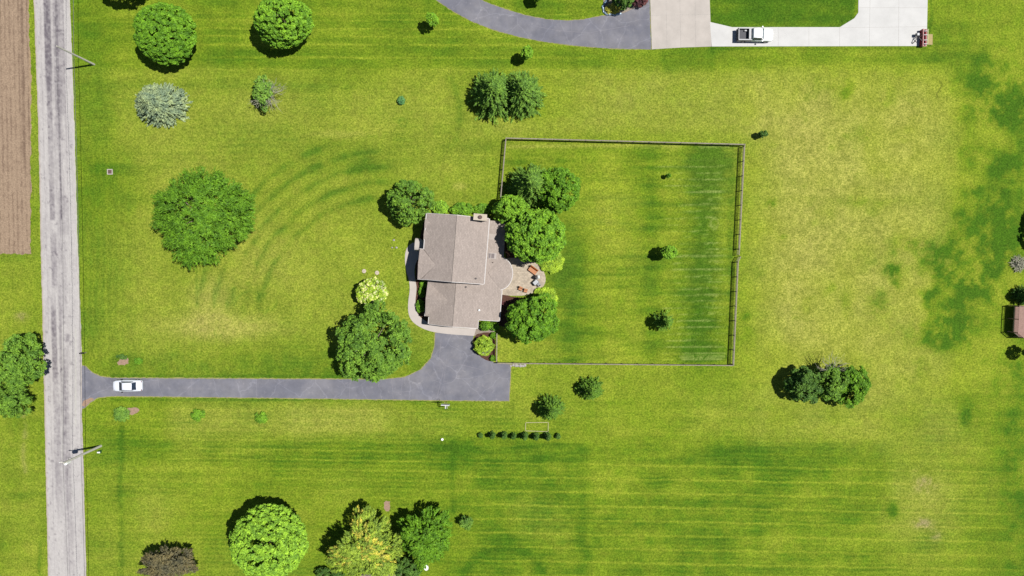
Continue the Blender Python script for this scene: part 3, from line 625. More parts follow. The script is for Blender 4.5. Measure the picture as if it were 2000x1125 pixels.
# ------------------------------------------------------------------ vegetation
def leaf_quads(rng, C, N, size, ax=None):
    """C centres, N normals -> kite shaped leaves"""
    n = len(C); r = rng.normal(size=(n, 3)) if ax is None else ax+rng.normal(size=(n, 3))*.35
    a = r-(r*N).sum(1, keepdims=True)*N; a /= np.linalg.norm(a, axis=1, keepdims=True)+1e-9; b = np.cross(N, a)
    s = size[:, None]; L, wd = (1.0, 1.0) if ax is None else (1.5, .62)
    k = np.stack([C-a*s*.55*L, C+b*s*.36*wd-a*s*.05, C+a*s*.6*L-N*s*.08, C-b*s*.36*wd-a*s*.05], 1)
    return k.reshape(-1, 3), np.arange(n*4).reshape(n, 4)
def unit(v): return v/(np.linalg.norm(v, axis=-1, keepdims=True)+1e-9)
def puffs_round(rng, rx, ry, z0, z1, pr, rag, dens=1.0, inner=.45, gaps=0.0, nb=60, elong=1.0):
    """crown = boughs over an ellipsoid, each bough a cluster of puffs, plus a shaded leafy core"""
    zc = z0+(z1-z0)*.42; ru_, rd = z1-zc, zc-z0; R0 = (rx+ry)/2
    i = np.arange(nb)+.5; ph = i*2.39996+rng.uniform(0, 6.28); cz = 1-i/nb*1.48; sz = np.sqrt(np.clip(1-cz*cz, 0, 1))
    D = unit(np.stack([sz*np.cos(ph), sz*np.sin(ph), cz], 1)+rng.normal(size=(nb, 3))*.55/math.sqrt(nb))
    br = math.sqrt(2.96*.80/nb)*1.0
    k = rng.normal(size=(6, 3))*1.9; of = rng.uniform(0, 6.28, 6); lob = np.sin(D@k.T+of).sum(1)/6
    f = 1+rag*1.1*lob-rag*.9*rng.uniform(0, 1, nb)**1.5; B = br*rng.uniform(.72, 1.22, nb)
    keep = rng.uniform(size=nb) > gaps*.8; D, f, B = D[keep], f[keep], B[keep]
    ax = np.array([rx, ry, 1.0]); C, O, Rr = [], [], []
    for d, ff, b in zip(D, f, B):
        c = d*max(ff*.97-b*1.02, .2); m = max(3, int(dens*3.1*(b*R0/pr)**2)+1)
        e = unit(rng.normal(size=(m, 3))*.75+d*.8+np.array([0, 0, .35]))
        q = e*b*rng.uniform(.72, 1.0, (m, 1)); dh = np.array([d[0], d[1], 0]); q = q+dh*((q@dh)*(elong-1))[:, None]
        p = c+q; p = p*ax; p[:, 2] = np.where(p[:, 2] > 0, p[:, 2]*ru_, p[:, 2]*rd)
        C.append(p); O.append(unit(e*.8+d*.5)); Rr.append(np.full(m, pr)*rng.uniform(.75, 1.2, m))
    m = int(inner*3.2*(R0/pr)**2*.5)+4; d = unit(rng.normal(size=(m, 3))+np.array([0, 0, .5])); p = d*rng.uniform(.25, .72, (m, 1))*ax; p[:, 2] = np.where(p[:, 2] > 0, p[:, 2]*ru_, p[:, 2]*rd)
    C.append(p); O.append(d); Rr.append(np.full(m, pr*1.15))
    C, O, Rr = map(np.concatenate, (C, O, Rr)); C[:, 2] += zc
    return C, O, Rr
def puffs_conifer(rng, rx, ry, z0, z1, pr, rag, dens=1.0, full=.75):
    C, O, Rr = [], [], []; nb = int(dens*34*(z1-z0)**.5*((rx+ry)/2)**.6)
    for i in range(nb):
        t = (i+.5)/nb; az = i*2.39996+rng.normal()*.15; rad = (1-t**1.25)*full+(1-full)*(1-t); rad = max(rad, .05)*rng.uniform(1-rag, 1.05)
        z = z0+(z1-z0)*(t**.92); R0 = rad*math.hypot(rx*math.cos(az), ry*math.sin(az)); st = max(1, int(R0/(pr*.85)))
        for k in range(st+1):
            q = (k+.6)/(st+.6)
            if q < .18 and t < .8: continue
            d = np.array([math.cos(az), math.sin(az), .1]); side = np.array([-d[1], d[0], 0])*rng.normal()*.22*pr*(1+2*q)
            C.append(np.array([d[0]*R0*q, d[1]*R0*q, z+.10*R0*q-.22*R0*q*q])+side); O.append(unit(d+np.array([0, 0, .35]))); Rr.append(pr*(1.1-.35*q)*rng.uniform(.8, 1.15))
    C.append(np.array([0, 0, z1-.1])); O.append(np.array([0, 0, 1.])); Rr.append(pr*.6)
    return np.array(C), np.array(O), np.array(Rr)
def foliage(rng, C, O, Rr, nl, leaf, flat=1.0, radial=0.0, squash=1.0):
    n = len(C); idx = np.repeat(np.arange(n), nl); d = unit(rng.normal(size=(n*nl, 3))+O[idx]*.7+np.array([0, 0, .45]))
    r = rng.uniform(.25, 1, n*nl)**.45
    off = d*r[:, None]*Rr[idx][:, None]; off[:, 2] *= flat
    if radial:
        h = O[idx].copy(); h[:, 2] = 0; h = unit(h); off += h*(off*h).sum(1, keepdims=True)*radial; off -= (off-(off*h).sum(1, keepdims=True)*h)*.25*min(radial, 1)
    N = unit(d*.7+np.array([0, 0, .55])+rng.normal(size=(n*nl, 3))*.42)
    return leaf_quads(rng, C[idx]+off, N, leaf*rng.uniform(.65, 1.3, n*nl), unit(O[idx]) if radial else None)
def branch_mb(rng, rx, ry, z0, z1, h, r0, C, limbs=9):
    b = MB(); top = z0+(z1-z0)*.7
    b.tube([(0, 0, -.05), (.03, .02, z0*.6+.2), (.0, .05, z0+(z1-z0)*.3), (0, 0, top)], [r0*1.25, r0, r0*.75, r0*.25], 8)
    for k in range(limbs):
        c = C[rng.integers(len(C))]*.85; zs_ = min(z0*.7+.25*(z1-z0)+rng.uniform(0, .3)*(z1-z0), top*.9)
        c = np.array([c[0], c[1], max(c[2], zs_+.1)]); m_ = np.array([c[0]*.45, c[1]*.45, zs_+(c[2]-zs_)*.62])
        b.tube([(0, 0, zs_-.2), tuple(m_), tuple(c)], [r0*.4, r0*.25, r0*.08], 5, False)
    return b
def twigs(rng, n, ln, r0, lo=.1, hi=.9, a0=0, a1=6.283, sub=5, z=0):
    b = MB()
    for i in range(n):
        az = rng.uniform(a0, a1); el = rng.uniform(lo, hi); L = ln*rng.uniform(.7, 1.1)
        d = np.array([math.cos(az)*math.cos(el), math.sin(az)*math.cos(el), math.sin(el)]); p = np.array([0, 0, z]); m_ = p+d*L*.5+rng.normal(size=3)*.08*ln; e = p+d*L+rng.normal(size=3)*.08*ln
        b.tube([tuple(p), tuple(m_), tuple(e)], [r0, r0*.7, r0*.3], 4, False)
        for j in range(sub):
            q = m_+(e-m_)*rng.uniform(-.4, .9); dd = unit(d+rng.normal(size=3)*.55); b.tube([tuple(q), tuple(q+dd*L*rng.uniform(.2, .4))], [r0*.45, r0*.2], 4, False)
    return b
SEED = [11]
def tree(u, v, ru, rv, h, z0, leafc, label, name='tree', cat='tree', style='round', pr=None, leaf=None, rag=.10, dens=1.0, nl=15, group=None, gaps=0., twig=None, second=None, part='crown', limbs=9, tr=None, full=.75, flat=.8, inner=.5, radial=0, nb=None, elong=1.0):
    SEED[0] += 1; rng = np.random.default_rng(SEED[0]*7+1)
    zc = z0+(h-z0)*(.42 if style == 'round' else .22); c = P(u, v, zc); sc = (1-zc/H)/12.34; rx, ry = ru*sc, rv*sc; R0 = (rx+ry)/2
    pr = (pr or max(.16, min(.62, .16+R0*.085)))*(.74 if R0 > 2 else .85); leaf = leaf or max(.10, min(.27, .12+.032*R0))
    t = thing(name, label, cat, (c.x, c.y, 0), 0, group)
    if style == 'round': C, O, Rr = puffs_round(rng, rx, ry, z0, h, pr, rag, dens, inner, gaps, nb or int(max(12, min(110, 14+R0*R0*3.4))), elong)
    else: C, O, Rr = puffs_conifer(rng, rx, ry, z0, h, pr, rag, dens, full); radial = radial or 1.0
    if second:
        sel = second[1](C, rng) if callable(second[1]) else rng.uniform(size=len(C)) < second[1]
        sel = np.asarray(sel); A, Fq = foliage(rng, C[sel], O[sel], Rr[sel], nl, leaf, flat, radial); from_np(second[2] if len(second) > 2 else 'crown_tips', A, Fq, 'leaf_'+second[0], t); C, O, Rr = C[~sel], O[~sel], Rr[~sel]
    A, Fq = foliage(rng, C, O, Rr, nl, leaf, flat, radial)
    A[:, 2] = np.maximum(A[:, 2], .03)
    from_np(part, A, Fq, 'leaf_'+leafc, t)
    branch_mb(rng, rx, ry, z0, h, h, tr or max(.02, .04*R0), C, limbs if R0 > 1.2 else 3).build('trunk' if part == 'crown' else 'stem', 'wood_bark', t, smooth=True)
    if twig:
        n, ln, dz, a0, a1, du, dv = twig
        o = twigs(rng, n, ln, .042, .05, .8, a0, a1).build('bare_branches', 'dead_wood', t); o.location = (du, dv, dz)
    return t

GT = 'trees on the lawns'
# big lawn trees
tree(323, 68, 57, 60, 7.8, .9, 'mid', 'round dense green tree at the top left, above the blue spruce', rag=.10, nb=190, pr=.40, group=GT, nl=16, flat=.75)
tree(555, 42, 57, 50, 8.2, 1.2, 'bright', 'bright green round tree cut by the top edge, left of centre', rag=.10, nb=190, inner=.25, pr=.42, group=GT, nl=16)
tree(238, -44, 52, 42, 7, 1.5, 'dark', 'dark tree mostly above the top edge beside the road, only its fringe in view', group=GT)
tree(311, 203, 51, 41, 6.0, .15, 'spruce', 'silvery blue spruce on the front lawn', name='spruce_tree', cat='spruce', style='conifer', dens=2.0, full=1.0, rag=.06, pr=.38, leaf=.22, nl=15, radial=1.1, flat=.65, tr=.16)
tree(515, 180, 26, 34, 4.6, .5, 'pine', 'half dead tree with grey bare branches spreading to the right', rag=.3, group=GT, gaps=.5, nb=22, dens=.8, pr=.36, nl=12, inner=.3, twig=(36, 2.7, 2.0, -2.6, 2.0, .7, -.2), limbs=14)
tree(397, 422, 92, 82, 8.5, 1.0, 'locust', 'widest spreading tree on the front lawn, ragged feathery green crown', rag=.24, group=GT, gaps=.12, pr=.50, dens=1.1, nl=14, leaf=.23, radial=1.2, flat=.6, nb=95, elong=1.9, limbs=18, tr=.3, inner=.08)
tree(963, 184, 46, 52, 8.0, .3, 'pine', 'left one of two touching pines above the fenced yard', name='pine_tree', cat='pine', style='conifer', dens=1.35, full=.92, rag=.36, pr=.36, nl=13, flat=.6, radial=1.9, group='pair of pines above the fenced yard')
tree(1019, 184, 45, 50, 8.0, .3, 'pine', 'right one of two touching pines above the fenced yard', name='pine_tree', cat='pine', style='conifer', dens=1.35, full=.92, rag=.36, pr=.36, nl=13, flat=.6, radial=1.9, group='pair of pines above the fenced yard')
tree(1029, 104, 12, 13, 4.3, 1.6, 'bright', 'small young tree just above the pair of pines', group='young trees', rag=.2, name='young_tree', pr=.26, leaf=.2)
tree(844, 38, 12, 12, 4.3, 1.6, 'bright', 'small young tree near the start of the curved upper driveway', group='young trees', rag=.2, name='young_tree', pr=.26, leaf=.2)
tree(1054, -12, 14, 12, 4.3, 1.6, 'bright', 'young tree cut by the top edge above the curved driveway', group='young trees', rag=.2, name='young_tree', pr=.26, leaf=.2)
tree(1306, 493, 16, 14, 4.2, 1.5, 'bright', 'young tree with a separate dark shadow in the middle of the fenced yard', group='young trees', rag=.15, name='young_tree', pr=.27, leaf=.2, dens=1.3)
tree(1297, 628, 22, 22, 5.0, 1.0, 'oak', 'open crowned young tree in the lower part of the fenced yard', group='young trees', rag=.45, gaps=.2, name='young_tree', pr=.2, leaf=.22, radial=1.4, style='conifer', dens=.75, full=.95, flat=.7, nl=10)
tree(1490, 262, 10, 6, 2.1, .6, 'dark', 'tiny sapling just outside the upper right fence corner', group='young trees', rag=.25, name='young_tree', pr=.2, leaf=.2)
tree(1305, 343, 5, 4, 1.8, .5, 'mid', 'tiny sapling near the top inside the fenced yard', group='young trees', rag=.25, name='young_tree', pr=.16)
tree(1153, 759, 29, 22, 4.6, .3, 'oak', 'bushy small tree below the long lower fence', group=GT, style='conifer', dens=1.6, full=.95, rag=.25, pr=.32, nl=13)
tree(1075, 797, 28, 25, 5.6, .5, 'oak', 'small dark tree beside the pale frame and the row of little evergreens', group=GT, style='conifer', dens=1.6, full=.95, rag=.25, pr=.34, nl=13)
tree(910, 1020, 15, 12, 2.6, .3, 'pine', 'thin sapling with few branches right of the yellowish tree', group='young trees', rag=.3, gaps=.4, name='young_tree', pr=.2, radial=1)
# around the house
tree(800, 393, 47, 43, 7.2, .6, 'oak', 'dark green tree touching the upper left house corner', group='trees around the house', rag=.2, nl=14, nb=36, gaps=.12, inner=.2)
tree(1036, 362, 48, 42, 9.0, .5, 'pine', 'feathery conifer behind the upper house corner, inside the fence', name='pine_tree', cat='pine', style='conifer', dens=1.5, full=.8, rag=.38, pr=.40, nl=13, flat=.6, radial=1.6)
tree(1088, 371, 45, 45, 7.5, .8, 'mid', 'leafy tree right of the feathery conifer inside the fence', group='trees around the house', rag=.16, nb=60)
tree(998, 410, 38, 29, 7.2, .8, 'bright', 'lower bushy tree over the upper right house corner', group='trees around the house', rag=.12)
tree(1047, 461, 61, 55, 10.0, 1.2, 'bright', 'round bright tree shading the patio from above', group='trees around the house', rag=.10, pr=.48, dens=1.15)
tree(1041, 622, 60, 48, 8.2, .8, 'mid', 'spreading tree below the patio at the right of the house', group='trees around the house', rag=.22, gaps=.1, pr=.42, nb=54, inner=.2)
tree(728, 571, 32, 28, 4.4, .5, 'fern', 'small pale tree in creamy blossom in front of the house', group=GT, rag=.14, pr=.33, leaf=.2, name='blossom_tree', second=('white', .33, 'blossom'))
tree(729, 674, 76, 80, 9.5, 1.3, 'oak', 'tall spreading tree overhanging the house driveway', group='trees around the house', rag=.24, gaps=.1, pr=.50, nl=15, leaf=.24, nb=64, elong=1.4, limbs=16, inner=.15)
# lower edge
tree(528, 1056, 77, 76, 9.5, 1.6, 'lime', 'biggest lime green round tree at the bottom edge', rag=.10, nb=200, inner=.25, pr=.46, group=GT, nl=16)
tree(327, 1101, 51, 34, 6.0, .8, 'olive', 'brownish olive tree cut by the bottom edge', rag=.5, group=GT, gaps=.25, nb=30, elong=1.9, pr=.34, radial=1.0)
tree(716, 1068, 74, 64, 9.0, 1.0, 'yellow', 'yellow tinged ragged tree at the bottom edge', rag=.5, gaps=.25, nb=44, elong=2.0, inner=.15, group=GT, pr=.38, radial=1.0, second=('gold', lambda C, r: (r.uniform(size=len(C)) < .34) & (np.sin(C[:, 0]*1.1+C[:, 1]*.7) > -.2) & (C[:, 1] > -2.0), 'yellow_leaves'), limbs=16)
tree(826, 1040, 55, 56, 8.5, 1.0, 'mid', 'green ragged tree right of the yellow tinged one at the bottom', rag=.5, gaps=.28, nb=40, elong=1.9, inner=.15, group=GT, pr=.36, radial=1.0)
tree(795, 1112, 30, 24, 3.2, .1, 'dark', 'dark green shrub at the bottom edge under the ragged trees', name='shrub', cat='shrub', rag=.06, part='foliage')
tree(631, 1120, 14, 12, 2.4, .1, 'dark', 'small dark shrub at the bottom edge, left one of two', name='shrub', cat='shrub', part='foliage')
tree(658, 1124, 14, 10, 2.4, .1, 'dark', 'small dark shrub at the bottom edge, right one of two', name='shrub', cat='shrub', part='foliage')
# cluster on the right
tree(1572, 750, 42, 38, 5.0, .4, 'dark', 'darkest left tree of the clump on the right lawn', group='clump of three trees on the right lawn', rag=.35, gaps=.15, nb=40, pr=.36)
tree(1620, 742, 34, 42, 5.6, .6, 'oak', 'middle tree with bare grey branches in the clump on the right lawn', group='clump of three trees on the right lawn', rag=.3, gaps=.45, nb=26, pr=.36, twig=(26, 2.8, 2.6, .2, 3.0, .2, 1.2))
tree(1663, 750, 36, 44, 5.2, .4, 'mid', 'greener right tree of the clump on the right lawn', group='clump of three trees on the right lawn', rag=.3, gaps=.15, nb=40, pr=.36)
# left edge, right edge, top bed
tree(40, 708, 50, 54, 8.5, 1.2, 'oak', 'large tree overhanging the left road edge, upper one of two', group='trees left of the road', rag=.3, gaps=.15, nb=46, elong=1.4, pr=.46, leaf=.24, inner=.15)
tree(14, 775, 46, 40, 7.5, 1.0, 'oak', 'lower ragged tree at the left picture edge by the road', group='trees left of the road', rag=.4, gaps=.2, nb=38, elong=1.6, pr=.42, radial=.8)
tree(2056, 436, 32, 60, 4.5, .5, 'oak', 'dark tree at the right picture edge above the twig heap', group=GT, rag=.2, gaps=.1)
tree(2000, 577, 18, 20, 4.0, .2, 'dark', 'dark spiky conifer at the right edge just above the wooden deck', name='conifer', cat='conifer', style='conifer', dens=1.5, full=.9, rag=.2, pr=.3)
tree(2014, 690, 14, 16, 4.0, 1.0, 'dark', 'small dark tree cut by the right edge below the wooden deck', group=GT, name='young_tree')
tree(1217, 0, 22, 20, 4.5, .6, 'dark', 'dark green small tree in the planted bed at the top edge', group=GT, rag=.2, gaps=.15, pr=.3)
tree(1249, 1, 16, 12, 1.8, .1, 'purple', 'purple leaved shrub in the bed beside the concrete pad', name='shrub', cat='shrub', part='foliage', rag=.2)
tree(1197, 17, 14, 8, .9, .02, 'gold', 'straw coloured ornamental grass in the bed at the top edge', name='ornamental_grass', cat='grass clump', part='foliage', rag=.25, radial=1)
# shrubs
GS = 'shrubs around the house'
tree(860, 406, 16, 14, 1.5, .05, 'lime', 'bright shrub squeezed between the dark corner tree and the house', name='shrub', cat='shrub', part='foliage', group=GS, rag=.05)
tree(902, 409, 24, 13, 1.6, .05, 'bright', 'bright green rounded shrub at the middle of the upper house wall', name='shrub', cat='shrub', part='foliage', group=GS, rag=.05)
tree(943, 410, 19, 12, 1.6, .05, 'bright', 'bright green rounded shrub just above the chimney', name='shrub', cat='shrub', part='foliage', group=GS, rag=.05)
tree(1076, 510, 26, 25, .8, .02, 'fern', 'yellow green low shrub at the upper right patio edge', name='shrub', cat='shrub', part='foliage', group=GS, rag=.05)
tree(1064, 583, 26, 24, .8, .02, 'fern', 'yellow green low shrub at the lower right patio edge', name='shrub', cat='shrub', part='foliage', group=GS, rag=.05)
tree(948, 636, 13, 9, 1.6, .05, 'mid', 'green shrub below the garage roof, nearer the garage wall', name='shrub', cat='shrub', part='foliage', group=GS, rag=.12)
tree(966, 637, 9, 9, 1.5, .05, 'bright', 'green shrub below the garage roof, at the short fence', name='shrub', cat='shrub', part='foliage', group=GS, rag=.12)
tree(945, 675, 21, 20, 2.2, .1, 'fern', 'large lime green shrub with a bare grey heart in the mulch bed', name='shrub', cat='shrub', part='foliage', group=GS, rag=.12, twig=(24, 1.0, 1.25, -2.6, -.3, .35, -.3))
tree(964, 655, 6.5, 6, .9, .03, 'mid', 'small clipped ball shrub in the mulch bed, upper one', name='ball_shrub', cat='shrub', part='foliage', rag=.02, group='clipped ball shrubs')
tree(963, 700, 5.5, 5.5, .8, .03, 'mid', 'small clipped ball shrub in the mulch bed, lower one', name='ball_shrub', cat='shrub', part='foliage', rag=.02, group='clipped ball shrubs')
tree(827, 556, 7, 8, 1.0, .03, 'bright', 'uppermost shrub between the front walk and the house', name='shrub', cat='shrub', part='foliage', group='shrubs along the front walk', rag=.1)
tree(824, 571, 6, 11, .9, .03, 'mid', 'middle rounded shrub between the front walk and the house', name='shrub', cat='shrub', part='foliage', group='shrubs along the front walk', rag=.03)
tree(821, 598, 8, 13, .9, .03, 'mid', 'lowest rounded shrub between the front walk and the house', name='shrub', cat='shrub', part='foliage', group='shrubs along the front walk', rag=.03)
tree(784, 196, 7, 8, .9, .03, 'teal', 'small bluish bush alone on the upper front lawn', name='bush', cat='bush', part='foliage', rag=.06)
tree(237, 809, 15, 14, .9, .02, 'pine', 'leafy bush beside the bare soil below the driveway entrance', name='bush', cat='bush', part='foliage', rag=.25, radial=1, gaps=.2)
tree(270, 705, 9, 7, .6, .02, 'mid', 'low bush beside the bare soil above the parked car', name='bush', cat='bush', part='foliage', rag=.2, gaps=.2)
tree(239, 697, 10, 5, .5, .02, 'dark', 'dark weedy tuft at the rim of the bare soil above the driveway', name='weed_tuft', cat='plant', part='foliage', rag=.3, gaps=.4)
tree(386, 810, 12, 10, 1.3, .05, 'bright', 'small spiky bush below the driveway, nearer the road', name='bush', cat='bush', part='foliage', rag=.3, gaps=.3, radial=1, group='spiky bushes below the driveway')
tree(510, 816, 11, 11, 1.3, .05, 'bright', 'small spiky bush below the driveway, farther from the road', name='bush', cat='bush', part='foliage', rag=.3, gaps=.3, radial=1, group='spiky bushes below the driveway')
tree(982, 594, 8, 6, 1.0, .05, 'purple', 'purple leaved shrub between the house and the patio', name='shrub', cat='shrub', part='foliage', rag=.2, gaps=.2)
ARB = ['first little evergreen from the left in the row', 'second little evergreen from the left in the row', 'third little evergreen from the left in the row', 'fourth little evergreen from the left in the row',
       'fifth little evergreen from the left, under the left corner of the pale frame', 'sixth little evergreen from the left, under the middle of the pale frame', 'seventh little evergreen from the left, under the right corner of the pale frame', 'last little evergreen at the right end of the row']
for (u, v, s, h), lb in zip(((938.5, 850, 4.4, .8), (961, 849.5, 5.5, 2.2), (984, 849.5, 5.5, 2.1), (1002.5, 851, 4.5, 1.8), (1024, 851, 5.8, 2.5), (1046, 852, 6, 2.1), (1069, 852, 6.2, 2.5), (1090, 852, 4.6, 1.0)), ARB):
    tree(u, v, s, s, h, .03, 'dark', lb, name='arborvitae', cat='evergreen', style='conifer' if h > 1.2 else 'round', full=.5, dens=2.2 if h > 1.2 else 1.5, pr=.18, leaf=.15, part='foliage', rag=.08, group='row of little evergreens', limbs=2)
# twig heap
rng = np.random.default_rng(5); c = P(1990, 515, .3)
hp = MB()
for i in range(150):
    a, q = rng.uniform(0, 6.28), rng.uniform(0, 1)**.6; x, y = math.cos(a)*q*1.2, math.sin(a)*q*1.15; zt = .15+.75*(1-q*q)*rng.uniform(.5, 1)
    d = unit(rng.normal(size=3)*np.array([1, 1, .25]))*rng.uniform(.25, .6); hp.tube([(x-d[0], y-d[1], max(.03, zt-d[2])), (x+.04, y, zt+.04), (x+d[0], y+d[1], max(.03, zt+d[2]))], [.025, .035, .015], 5, False)
o = hp.build('brush_heap', 'dead_wood'); o.location = (c.x, c.y, 0); tag(o, 'heap of bare grey twigs at the right picture edge', 'brush heap')

# ------------------------------------------------------------------ fence
def fence(pts, label, z=1.25, skip_first=False, gate=None):
    A = [P(u, v, z) for u, v in pts]; o0 = Vector((A[0].x, A[0].y, 0)); t = thing('fence', label, 'fence', o0, 0, 'wooden rail fence runs around the back yard')
    for a, b_ in zip(A[:-1], A[1:]):
        a, b_ = Vector((a.x, a.y, 0)), Vector((b_.x, b_.y, 0)); L = (b_-a).length; n = max(1, round(L/2.44)); d = (b_-a)/n; nn = Vector((-d.y, d.x, 0)).normalized()
        for zr_, hh in ((.42, .14), (.78, .14), (1.14, .14)):
            m_ = MB()
            for i in range(n):
                j = random.Random(i*7+int(zr_*10)).uniform(-.01, .01); m_.beam(a+d*i-o0+nn*.07+Vector((0, 0, zr_+j)), a+d*(i+1)-d.normalized()*.01-o0+nn*.07+Vector((0, 0, zr_+j)), .03, hh)
            m_.build('rail', 'wood_fence', t)
        m_ = MB()
        for i in range(n): m_.beam(a+d*i-o0+Vector((0, 0, z+.02)), a+d*(i+1)-d.normalized()*.012-o0+Vector((0, 0, z+.02)), .15, .035)
        m_.build('cap_rail', 'wood_fence', t)
        for i in range(0 if not (skip_first and a == A[0]) else 1, n+1):
            p = a+d*i; po = MB().box(-.055, .055, -.055, .055, -.05, z-.02).build('post', 'wood_fence', t); po.location = p-o0; po.rotation_euler[2] = math.atan2(d.y, d.x)
            MB().box(-.085, .085, -.085, .085, z+.022, z+.06, .02).build('post_cap', 'wood_fence', po)
    return t, o0
f1, _ = fence([(988.5, 269.5), (1455, 282)], 'long rail fence run along the top of the back yard')
f2, o2 = fence([(1454.5, 285), (1444.5, 486)], 'upper part of the right rail fence, ending at the open gate')
f3, o3 = fence([(1442, 512), (1433, 713)], 'lower part of the right rail fence, starting below the open gate')
f4, _ = fence([(1431, 714), (972, 709.5)], 'long rail fence run along the bottom of the back yard')
f5, _ = fence([(988, 272), (978, 385)], 'short left rail fence from the top corner down to the conifer')
f6, _ = fence([(970, 706), (970.5, 652)], 'short rail fence between the mulch bed and the lower yard')
def gate(px0, px1, par, o0):
    a, c = P(*px0, 1.2)-o0, P(*px1, 1.2)-o0; a.z = c.z = 1.2; d = c-a; m_ = MB()
    for zz in (1.2, .75, .3): m_.beam((a.x, a.y, zz), (c.x, c.y, zz), .04, .12)
    m_.beam((a.x, a.y, 1.24), (c.x, c.y, 1.24), .12, .03)
    g_ = m_.build('gate', 'wood_fence', par); k = MB(); k.tube([(c.x, c.y, .15), (c.x, c.y, 1.2)], .04, 6); k.tube([(a.x, a.y, .15), (a.x, a.y, 1.2)], .04, 6); k.build('gate_stile', 'wood_fence', g_)
gate((1444.5, 487), (1443.5, 498), f2, o2); gate((1442, 511), (1447, 501), f3, o3)

# ------------------------------------------------------------------ poles and wires
def px_pole(ub, vb, h, label, lean=(0, 0), r=.16):
    c = P(ub, vb, 0); t = thing('utility_pole', label, 'utility pole', (c.x, c.y, 0), 0)
    MB().tube([(0, 0, -.1), (lean[0]*.5, lean[1]*.5, h*.5), (lean[0], lean[1], h)], [r, r*.85, r*.65], 12).build('pole_shaft', 'wood_pole', t)
    return t, c
p1, c1 = px_pole(184, 126, 9.0, 'bare wooden utility pole beside the road near the top left')
p2, c2 = px_pole(197, 871, 9.3, 'wooden utility pole with a transformer beside the lower road', r=.2)
for t_, hz in ((p1, 8.85), (p2, 9.1)):
    MB().tube([(0, 0, hz), (0, 0, hz+.35)], [.05, .03], 8).build('insulator', 'steel_grey', t_)
MB().tube([(-.32, -.30, 7.5), (-.32, -.30, 8.35), (-.32, -.30, 8.42)], [.29, .29, .15], 16).build('transformer', 'white_metal', p2, smooth=False)
b = MB(); b.box(-.9, .1, -.06, .06, 8.72, 8.82); b.build('crossarm', 'wood_pole', p2)
b = MB(); b.tube([(-.75, 0, 8.82), (-.75, 0, 9.0)], [.06, .04], 8); b.build('insulator', 'white_metal', p2)
b = MB(); b.tube([(-.1, 0, 6.9), (-.6, .25, 7.1), (-.9, .1, 6.8), (-.7, -.3, 6.9), (-.1, -.1, 7.2)], .03, 5); b.build('cable_loop', 'black_plastic', p2)
def wire(name, label, z1, z2, r, sag, dx=0):
    a = Vector((c1.x+dx, c1.y, z1)); b_ = Vector((c2.x+dx, c2.y, z2)); d = b_-a; m_ = MB()
    for s_, e_ in ((-1, 0), (0, 1), (1, 2)):
        pts = []
        for k in range(17):
            q = k/16; p = a+d*(s_+q); p.z = (z1+(z2-z1)*q if s_ == 0 else (z2 if s_ == 1 else z1)*1.0+0*q)-sag*4*q*(1-q)
            pts.append(p)
        m_.tube(pts, r, 5, False)
    tag(m_.build(name, 'wire', origin=(a.x, a.y, 0)), label, 'wire')
wire('power_line', 'thin overhead power line strung between the two utility poles over the road', 9.2, 9.4, .02, .8)
wire('telephone_cable', 'lower thicker cable strung on the utility poles along the road edge', 5.1, 5.1, .03, .35)
c = P(194, 883, .4); t = thing('utility_pedestal', 'small green service box with a white lid beside the lower utility pole', 'utility box', (c.x, c.y, 0))
MB().box(-.16, .16, -.18, .22, 0, .55, .02).build('housing', 'green_plastic', t); MB().box(-.26, .2, -.14, .1, .553, .66, .05).build('lid', 'white_metal', t)
c = P(161, 690, 1.0); t = thing('mailbox', 'dark mailbox on a post at the road edge above the driveway', 'mailbox', (c.x, c.y, 0))
MB().box(-.06, .06, -.06, .06, -.05, .98).build('post', 'wood_fence', t)
pr_ = [(-.11, 1.0), (.11, 1.0), (.11, 1.16)]+[(.11*math.cos(k*math.pi/6), 1.16+.1*math.sin(k*math.pi/6)) for k in range(1, 6)]+[(-.11, 1.16)]
bx_ = MB().profile(pr_, -.38, .22, 'x').build('box', 'black_plastic', t); MB().box(-.1, -.06, .113, .13, 1.1, 1.3).build('flag', 'red_paint', bx_)

# ------------------------------------------------------------------ vehicles
def ring(x, w, z0, z1, k=.16, top=None):
    """rounded car cross-section, 12 points"""
    t = top or w*.86
    return [(x, -w*.9, z0), (x, -w, z0+k), (x, -w, z0+(z1-z0)*.72), (x, -t, z1-.02), (x, -t*.6, z1+.02), (x, 0, z1+.035), (x, t*.6, z1+.02), (x, t, z1-.02), (x, w, z0+(z1-z0)*.72), (x, w, z0+k), (x, w*.9, z0), (x, 0, z0)]
def wheels(t, xs_, w, r=.33):
    for x in xs_:
        for s in (-1, 1):
            y = s*(w-.1); wh = MB().tube([(x, y-.11, r), (x, y+.11, r)], r, 18).build('wheel', 'tyre', t)
            MB().tube([(x, y+s*.112, r), (x, y+s*.125, r)], r*.6, 12).build('rim', 'rim', wh)
def quad_patch(t, name, m, pts, n=.012, parent=None):
    a = [Vector(p) for p in pts]; nn = (a[1]-a[0]).cross(a[-1]-a[0]).normalized()
    if nn.z < 0 and abs(nn.z) > .1: nn = -nn
    q = MB(); k = len(a); q.add([p+nn*n for p in a]+[p-nn*.01 for p in a], [tuple(range(k)), tuple(reversed(range(k, 2*k)))]+[(i, k+i, k+(i+1) % k, (i+1) % k) for i in range(k)]); return q.build(name, m, t)
